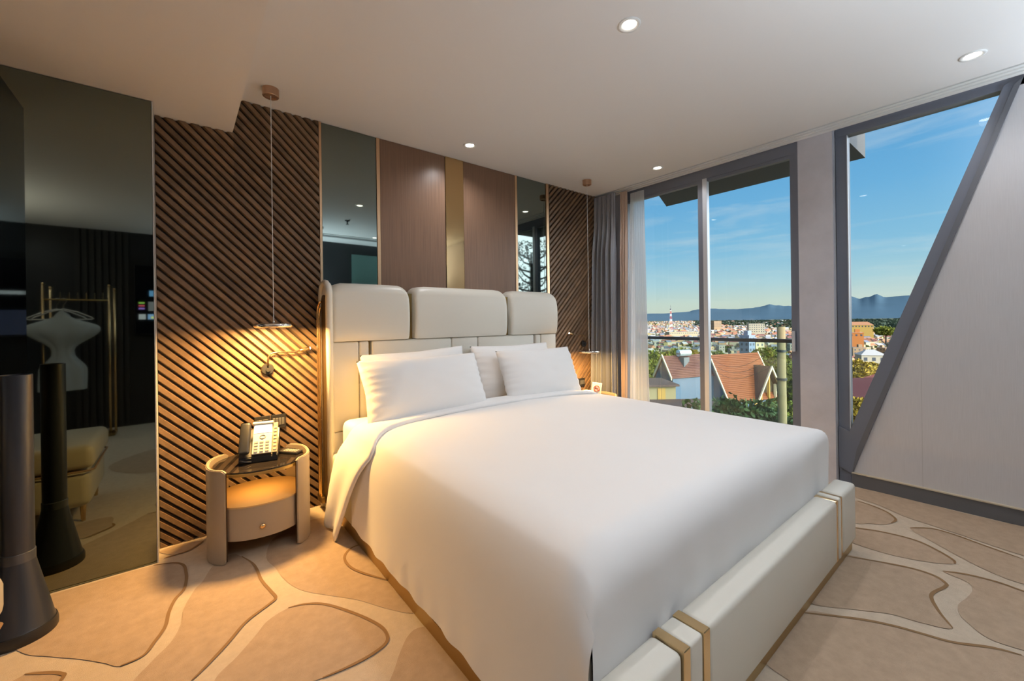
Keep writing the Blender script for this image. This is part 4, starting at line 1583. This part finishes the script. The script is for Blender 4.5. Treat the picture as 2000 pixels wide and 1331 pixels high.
def chalet(orig, ang, Lr, hw, drop, wallh, rm, wm, label, name, dormer=False, nrow=26):
    """orig: left end of ridge; ang: direction of ridge; n: towards viewer"""
    t = thing(name, (orig[0], orig[1], orig[2] - drop - wallh), label, 'house')
    d = Vector((cos(ang), sin(ang), 0))
    n = Vector((sin(ang), -cos(ang), 0))
    P = Vector(orig)
    up = Vector((0, 0, 1))
    ez = -up * drop

    def slab(s, nm):
        # rows of tiles stepping down the slope
        for k in range(nrow):
            a0, a1 = k / nrow, (k + 1.06) / nrow
            A = P + (n * s * hw + ez) * a0
            B = P + (n * s * hw + ez) * a1
            nn = (n * s * drop + up * hw).normalized()
            bm = pr([A + nn * .02, A + d * Lr + nn * .02, B + d * Lr + nn * .12, B + nn * .12], -nn * .14)
            link(nm, bm, rm, t)
    slab(1, 'tile_row')
    A, B = P - n * hw + ez, P + ez + n * hw
    bm = pr([P, P + d * Lr, P + d * Lr - n * hw + ez, P - n * hw + ez], Vector((0, 0, -.2)))
    link('rear_roof', bm, rm, t)
    # gable walls + body
    for q in (.25, Lr - .45):
        bm = pr([P + d * q - up * .25, P + d * q + (n * hw + ez) * .97 - up * .1, P + d * q + (n * hw * .97 + ez) - up * wallh,
                 P + d * q + (-n * hw * .97 + ez) - up * wallh, P + d * q + (-n * hw + ez) * .97 - up * .1], d * .2)
        link('gable_wall', bm, wm, t)
    for s in (1, -1):
        a = P + ez + n * s * hw * .93 + d * .3
        bm = pr([a, a + d * (Lr - .6), a + d * (Lr - .6) - up * wallh, a - up * wallh], -n * s * .2)
        link('wall', bm, wm, t)
    for q in (-.18, Lr - .02):
        for s in (1, -1):
            a = P + d * q
            bm = pr([a + up * .25, a + (n * s * hw + ez) * 1.02 + up * .25, a + (n * s * hw + ez) * 1.02 - up * .15, a - up * .15], d * .2)
            link('bargeboard', bm, CREAMB, t)
    if dormer:
        # gabled bay on the front slope
        f0 = P + d * (Lr * .50)
        f1 = P + d * (Lr * 1.08)
        mid = (f0 + f1) / 2
        az_ = 1.9
        fwd = n * (hw + .35)
        apex = mid - up * az_ + fwd
        bl_ = f0 - up * (drop + .1) + fwd
        br_ = f1 - up * (drop + .1) + fwd
        back = mid - up * az_ + n * (hw * az_ / drop)
        nnL = Vector((0, 0, .12))
        for base, nm in ((bl_, 'bay_roof'), (br_, 'bay_roof')):
            inn = base - fwd + n * (hw * .98)
            bm = pr([apex, back, inn, base], nnL)
            link(nm, bm, TILED, t)
        off = n * .05
        for base in (bl_, br_):
            bm = pr([apex + off + up * .25, base + off + up * .1, base + off - up * .3, apex + off - up * .25], n * .22)
            link('bay_bargeboard', bm, CREAMB, t)
        for s in (.22, .50, .74):
            xb = bl_ + (br_ - bl_) * s - n * .4
            top = apex.z - abs(s - .5) * 2 * (apex.z - bl_.z) - .3
            bm = bmesh.new()
            box(bm, (-.16, -.16, bl_.z - 2.6), (.16, .16, top))
            for v in bm.verts:
                v.co += Vector((xb.x, xb.y, 0))
            link('bay_post', bm, TIMB if s < .6 else CREAMB, t)
        bm = pr([apex - n * .8 - up * .3, bl_ - n * .8 - up * .1, bl_ - n * .8 - up * 2.6, br_ - n * .8 - up * 2.6, br_ - n * .8 - up * .1], -n * .1)
        link('bay_glazing', bm, mat('bay glass', (.14, .10, .06), .2), t)
        bm = pr([bl_ - n * .5 - up * .55, br_ - n * .5 - up * .55, br_ - n * .5 - up * .3, bl_ - n * .5 - up * .3], n * .12)
        link('bay_beam', bm, TIMB, t)
    placed.append((P.x + d.x * Lr / 2, P.y + d.y * Lr / 2, 9))
    return t


chalet((63.9, 30.8, -4.4), atan2(-3.1, 9.9), 10.4, 3.55, 6.9, 3.2, TILE, BLUEW, 'steep orange tiled chalet roof with a gabled bay, right of the window mullion', 'chalet', True)
hs2 = chalet((56.6, 34.4, -4.3), atan2(-3.1, 9.9), 9.5, 1.9, 3.2, 5.0, mat('dark red roof', (.13, .045, .035), .8, var=.2, vscale=2), BLUEW, 'pale blue gabled house with a dark red roof, left of the window mullion', 'gabled_house', False, 14)
wt = thing('water_tank', (60.5, 33.0, -4.4), 'round steel water tank on the dark red roof', 'water tank')
bm = tb([(58.9, 33.2, -4.0), (58.95, 33.19, -3.95), (61.0, 32.5, -3.95), (61.05, 32.49, -4.0)], [.2, .52, .52, .2], 18)
link('drum', bm, mat('galvanised steel', (.62, .66, .70), .35, metal=.6), wt, True, 40)
link('stand', bx((59.2, 32.4, -6.2), (60.8, 33.2, -4.6)), SKIRT, wt)
fb = thing('flat_roof_house', (40.8, 25.6, -14), 'cream walled flat roofed house at the lower left of the sliding door', 'house')
FM = Matrix.Translation((40.6, 25.2, 0)) @ Matrix.Rotation(radians(-38), 4, 'Z')
for nm, a, b, m in (('wall', (-3.2, -2.2, -14), (1.0, 2.2, -5.7), WM[1]), ('roof_slab', (-3.6, -2.6, -5.7), (1.25, 2.6, -5.5), TILED), ('door', (-.9, -2.26, -7.4), (-.1, -2.18, -5.9), TIMB),
                    ('terrace_roof', (-3.6, -5.6, -7.2), (4.2, -2.3, -7.05), mat('plum terrace roof', (.085, .045, .04), .8))):
    bm = bx(a, b)
    bm.transform(FM)
    link(nm, bm, m, fb)

# radio mast
ms = thing('radio_mast', (787, 458, -25), 'red and white striped radio mast on the skyline', 'mast')
for k in range(9):
    z0, z1 = -25 + k * 5.4, -25 + (k + 1) * 5.4
    w0, w1 = 2.6 * (1 - k / 11), 2.6 * (1 - (k + 1) / 11)
    bm = bmesh.new()
    for sx, sy in ((1, 1), (1, -1), (-1, -1), (-1, 1)):
        tube(bm, [(787 + sx * w0, 458 + sy * w0, z0), (787 + sx * w1, 458 + sy * w1, z1)], .24, 4)
        tube(bm, [(787 + sx * w0, 458 + sy * w0, z0), (787 - sy * w1, 458 + sx * w1, z1)], .12, 4)
    link('mast_section', bm, mat('mast red', (.45, .06, .05), .6) if k % 2 else WHITEP, ms)
link('antenna', tb([(787, 458, 23), (787, 458, 30)], .4, 5), SKIRT, ms)
link('antenna_drum', lathe([(1.6, 0), (1.6, 2.4)], (787, 458, 21), 10), BLACKP, ms)

# utility pole
up_ = thing('utility_pole', (25.0, 8.2, -14), 'round concrete utility pole near the right edge of the sliding door', 'pole')
link('shaft', tb([(25.0, 8.2, -14), (25.0, 8.2, .75)], [.26, .19], 20), mat('pole concrete', (.21, .155, .07), .85, var=.1, vscale=4), up_, True)
link('band', lathe([(.23, 0), (.23, .12)], (25.0, 8.2, -.6), 20), BLACKP, up_)
link('band', lathe([(.25, 0), (.25, .12)], (25.0, 8.2, -2.1), 20), BLACKP, up_)
for k, zz in enumerate((-.4, -.8, -1.2)):
    tag(link('power_line', tb([(24.84 + 11 * s, 8.42 + 9 * s, zz - 1.6 * s - 1.0 * sin(pi * s)) for s in [q / 12 for q in range(13)]], .012, 4), BLACKP),
        'thin black power line, %s of three running left from the utility pole' % ('topmost', 'middle one', 'lowest')[k], 'cable')


# ------------------------------------------------------------------ outside: trees
def leafmat(name, c, c2, sc=.6):
    return mat(name, c, .7, spec=.2, var=.5, vscale=sc, col2=c2)


LG = leafmat('leaf sunlit green', (.045, .075, .008), (.20, .19, .018))
LY = leafmat('leaf yellow', (.12, .10, .01), (.38, .25, .02))
LD = leafmat('leaf dark green', (.020, .045, .016), (.055, .10, .025), 1.2)
LP = leafmat('pine needles', (.018, .04, .015), (.05, .085, .02), 1.5)
BARK = mat('bark', (.09, .06, .04), .9)


def leaves(bm, c, rx, ry, rz_, n, s, rnd_):
    for k in range(n):
        while True:
            q = Vector((rnd_.uniform(-1, 1), rnd_.uniform(-1, 1), rnd_.uniform(-1, 1)))
            if .2 < q.length < 1:
                break
        lump = .78 + .34 * noise.noise(q * 2.3 + Vector((c[0], c[1], 0)))
        q = q.normalized() * (q.length ** .45) * lump
        p = Vector((c[0] + q.x * rx, c[1] + q.y * ry, c[2] + q.z * rz_))
        a = Vector((rnd_.gauss(0, 1), rnd_.gauss(0, 1), rnd_.gauss(0, .7))).normalized()
        b = a.orthogonal().normalized()
        b = Matrix.Rotation(rnd_.uniform(0, 6.28), 3, a) @ b
        cc = a.cross(b)
        ss = s * rnd_.uniform(.6, 1.3)
        bm.faces.new([bm.verts.new(p + b * ss * u + cc * ss * .55 * w) for u, w in ((-1, 0), (0, -1), (1, 0), (0, 1))])


def tree(name, base, crown_c, r3, n, s, m, label, seed, cat='tree', group=None, trunk=True):
    rn = random.Random(seed)
    t = thing(name, base, label, cat, group)
    bm = bmesh.new()
    leaves(bm, crown_c, r3[0], r3[1], r3[2], n, s, rn)
    link('foliage', bm, m, t)
    # inner branches and shaded core
    bm = bmesh.new()
    if trunk:
        tube(bm, [base, ((base[0] + crown_c[0]) / 2, (base[1] + crown_c[1]) / 2, (base[2] + crown_c[2]) / 2), (crown_c[0], crown_c[1], crown_c[2] + r3[2] * .5)], [r3[0] * .09, r3[0] * .07, r3[0] * .02], 8)
    for k in range(9):
        a = rn.uniform(0, 6.28)
        tube(bm, [(crown_c[0], crown_c[1], crown_c[2] - r3[2] * rn.uniform(0, .8)), (crown_c[0] + cos(a) * r3[0] * .7, crown_c[1] + sin(a) * r3[1] * .7, crown_c[2] + r3[2] * rn.uniform(-.2, .6))], [r3[0] * .035, r3[0] * .008], 5)
    link('branches', bm, BARK, t)


def T(az, r, ztop, rad, hgt, m, label, seed, n=2600, s=.35, name='tree', **k):
    x, y = r * sin(radians(az)), r * cos(radians(az))
    tree(name, (x, y, gz(r, az)), (x, y, ztop - hgt / 2), (rad, rad, hgt / 2), n, s, m, label, seed, **k)


T(56.6, 92, -4.6, 6.0, 8.5, LG, 'bushy sunlit tree at the left edge of the sliding door, beside the sheer curtain', 1)
T(58.7, 97, -5.4, 5.5, 8.0, LG, 'rounded green tree above the pale blue gable', 2)
T(60.6, 104, -5.0, 5.0, 8.0, LG, 'green tree behind the steel water tank', 3)
T(62.0, 108, -5.3, 3.4, 7.0, LY, 'yellow green tree touching the window mullion', 4, n=1800)
T(54.6, 85, -4.2, 5.5, 9, LG, 'tree hidden mostly behind the white sheer curtain', 41)
T(65.2, 150, -8.6, 4.0, 6.0, LG, 'light green tree behind the ridge of the orange roof, at its left end', 5, n=1500)
T(70.6, 135, -6.2, 6.0, 8.0, LG, 'broad yellow green tree right of the orange roof', 6)
T(72.4, 118, -8.0, 4.6, 8.0, LG, 'green tree just left of the utility pole', 7)
T(73.6, 90, -8.2, 4.0, 7.5, LG, 'leafy tree between utility pole and door frame', 8)
T(71.9, 62, -8.6, 2.6, 5.5, LG, 'small sunny shrub at the foot of the gabled bay', 9, n=1500)
T(78.4, 118, -7.6, 5.0, 8.0, LY, 'golden yellow tree at the left edge of the slanted window', 10)
T(79.6, 125, -8.6, 3.6, 6.0, LY, 'yellow tree behind the plum roof in the slanted window', 11, n=1800)
T(78.4, 44, -4.9, 3.0, 4.6, LY, 'orange yellow bush low in the slanted window', 12, n=2200, s=.22)
T(78.2, 30, -5.2, 1.8, 3.6, LD, 'dark green bush at the lowest tip of the slanted window', 13, n=1500, s=.2)
T(80.9, 560, -8.0, 12, 11, LG, 'dark rounded tree beside the long yellow building', 14, n=1200, s=1.2)
# dark hedge under the chalet
for k, (az, r, zt, rad) in enumerate(((64.0, 27, -3.05, 2.6), (67.2, 27.5, -2.95, 2.7), (70.3, 28, -3.2, 2.6), (73.2, 27, -4.0, 2.4), (60.8, 30, -5.0, 2.6), (58.0, 30, -5.6, 2.4))):
    T(az, r, zt, rad, 5.5, LD, ('dark green bush below the left bargeboard of the orange roof', 'dark green bush below the middle of the orange roof',
                               'dark green bush below the gabled bay', 'dark green bush at the foot of the utility pole', 'dark bush just left of the window mullion, low down',
                               'dark bush below the flat roofed house')[k], 60 + k, n=3600, s=.17, name='bush', cat='bush', trunk=False)
# scattered far trees: a few crown shapes repeated
CROWNS = []
rn = random.Random(5)
for k in range(8):
    bm = bmesh.new()
    leaves(bm, (0, 0, 0), 1, 1, .9, 34, .38, rn)
    CROWNS.append(([v.co.copy() for v in bm.verts], [tuple(v.index for v in f.verts) for f in (bm.verts.index_update() or bm.faces)]))
    bm.free()


def crowns(name, spots, m, label, cat):
    V, Fc = [], []
    for (p, sx, sz) in spots:
        vs, fs = CROWNS[rn.randrange(8)]
        n0 = len(V)
        V += [(p.x + v.x * sx, p.y + v.y * sx, p.z + v.z * sz) for v in vs]
        Fc += [tuple(n0 + i for i in f) for f in fs]
    o = pydata(name, V, Fc, None, [m])
    o['kind'] = 'stuff'
    tag(o, label, cat)


sp_ = []
for k in range(3600):
    az = rn.choice([rn.uniform(55, 74), rn.uniform(77.5, 85)])
    r = 140 * (2400 / 140) ** (rn.random() ** 1.25)
    p = polar(az, r)
    if r < 960 and not free(p.x, p.y, 3.2):
        continue
    q = rn.uniform(2.5, 5)
    sp_.append((p + Vector((0, 0, 3)), q, q * rn.uniform(.8, 1.1)))
crowns('scattered_trees', sp_, leafmat('town trees', (.025, .045, .008), (.12, .12, .014), .05), 'green tree crowns scattered between the houses of the town', 'trees')
sp_ = []
for k in range(1500):
    az = rn.choice([rn.uniform(76.5, 86), rn.uniform(62.5, 74.5), rn.uniform(76.5, 86)])
    r = rn.uniform(1000, 3000) if az > 76 else rn.uniform(1500, 3000)
    sp_.append((polar(az, r) + Vector((0, 0, 5)), 15, 10))
crowns('woods', sp_, leafmat('far woods', (.022, .038, .026), (.045, .065, .035), .05), 'dark woods along the foot of the blue hills', 'woods')

# umbrella pine seen only in the right smoked mirror
pn = thing('pine_tree', (13.8, -9.5, -14), 'tall umbrella pine reflected in the smoked mirror at the right of the headboard', 'pine tree')
bm = bmesh.new()
tube(bm, [(13.8, -9.5, -14), (13.9, -9.4, -4), (13.8, -9.5, 1.5), (13.7, -9.45, 4.6)], [.34, .24, .17, .06], 10)
rn = random.Random(9)
tips = []
for k in range(26):
    z0 = 1.2 + 3.2 * k / 26
    a = k * 2.4
    ln = rn.uniform(1.1, 2.3) * (1.1 - .25 * k / 26)
    p0 = Vector((13.8, -9.5, z0))
    p1 = p0 + Vector((cos(a) * ln * .5, sin(a) * ln * .5, .25))
    p2 = p0 + Vector((cos(a) * ln, sin(a) * ln, .9))
    tube(bm, [p0, p1, p2], [.06, .04, .015], 6)
    tips += [p2, (p1 + p2) / 2]
link('trunk', bm, BARK, pn, True)
bm = bmesh.new()
for q in tips:
    leaves(bm, q, .42, .42, .22, 34, .06, rn)
leaves(bm, (13.7, -9.45, 4.8), 1.7, 1.7, .5, 320, .07, rn)
leaves(bm, (12.6, -8.6, 1.6), 1.0, 1.0, .5, 260, .07, rn)
link('foliage', bm, LP, pn)
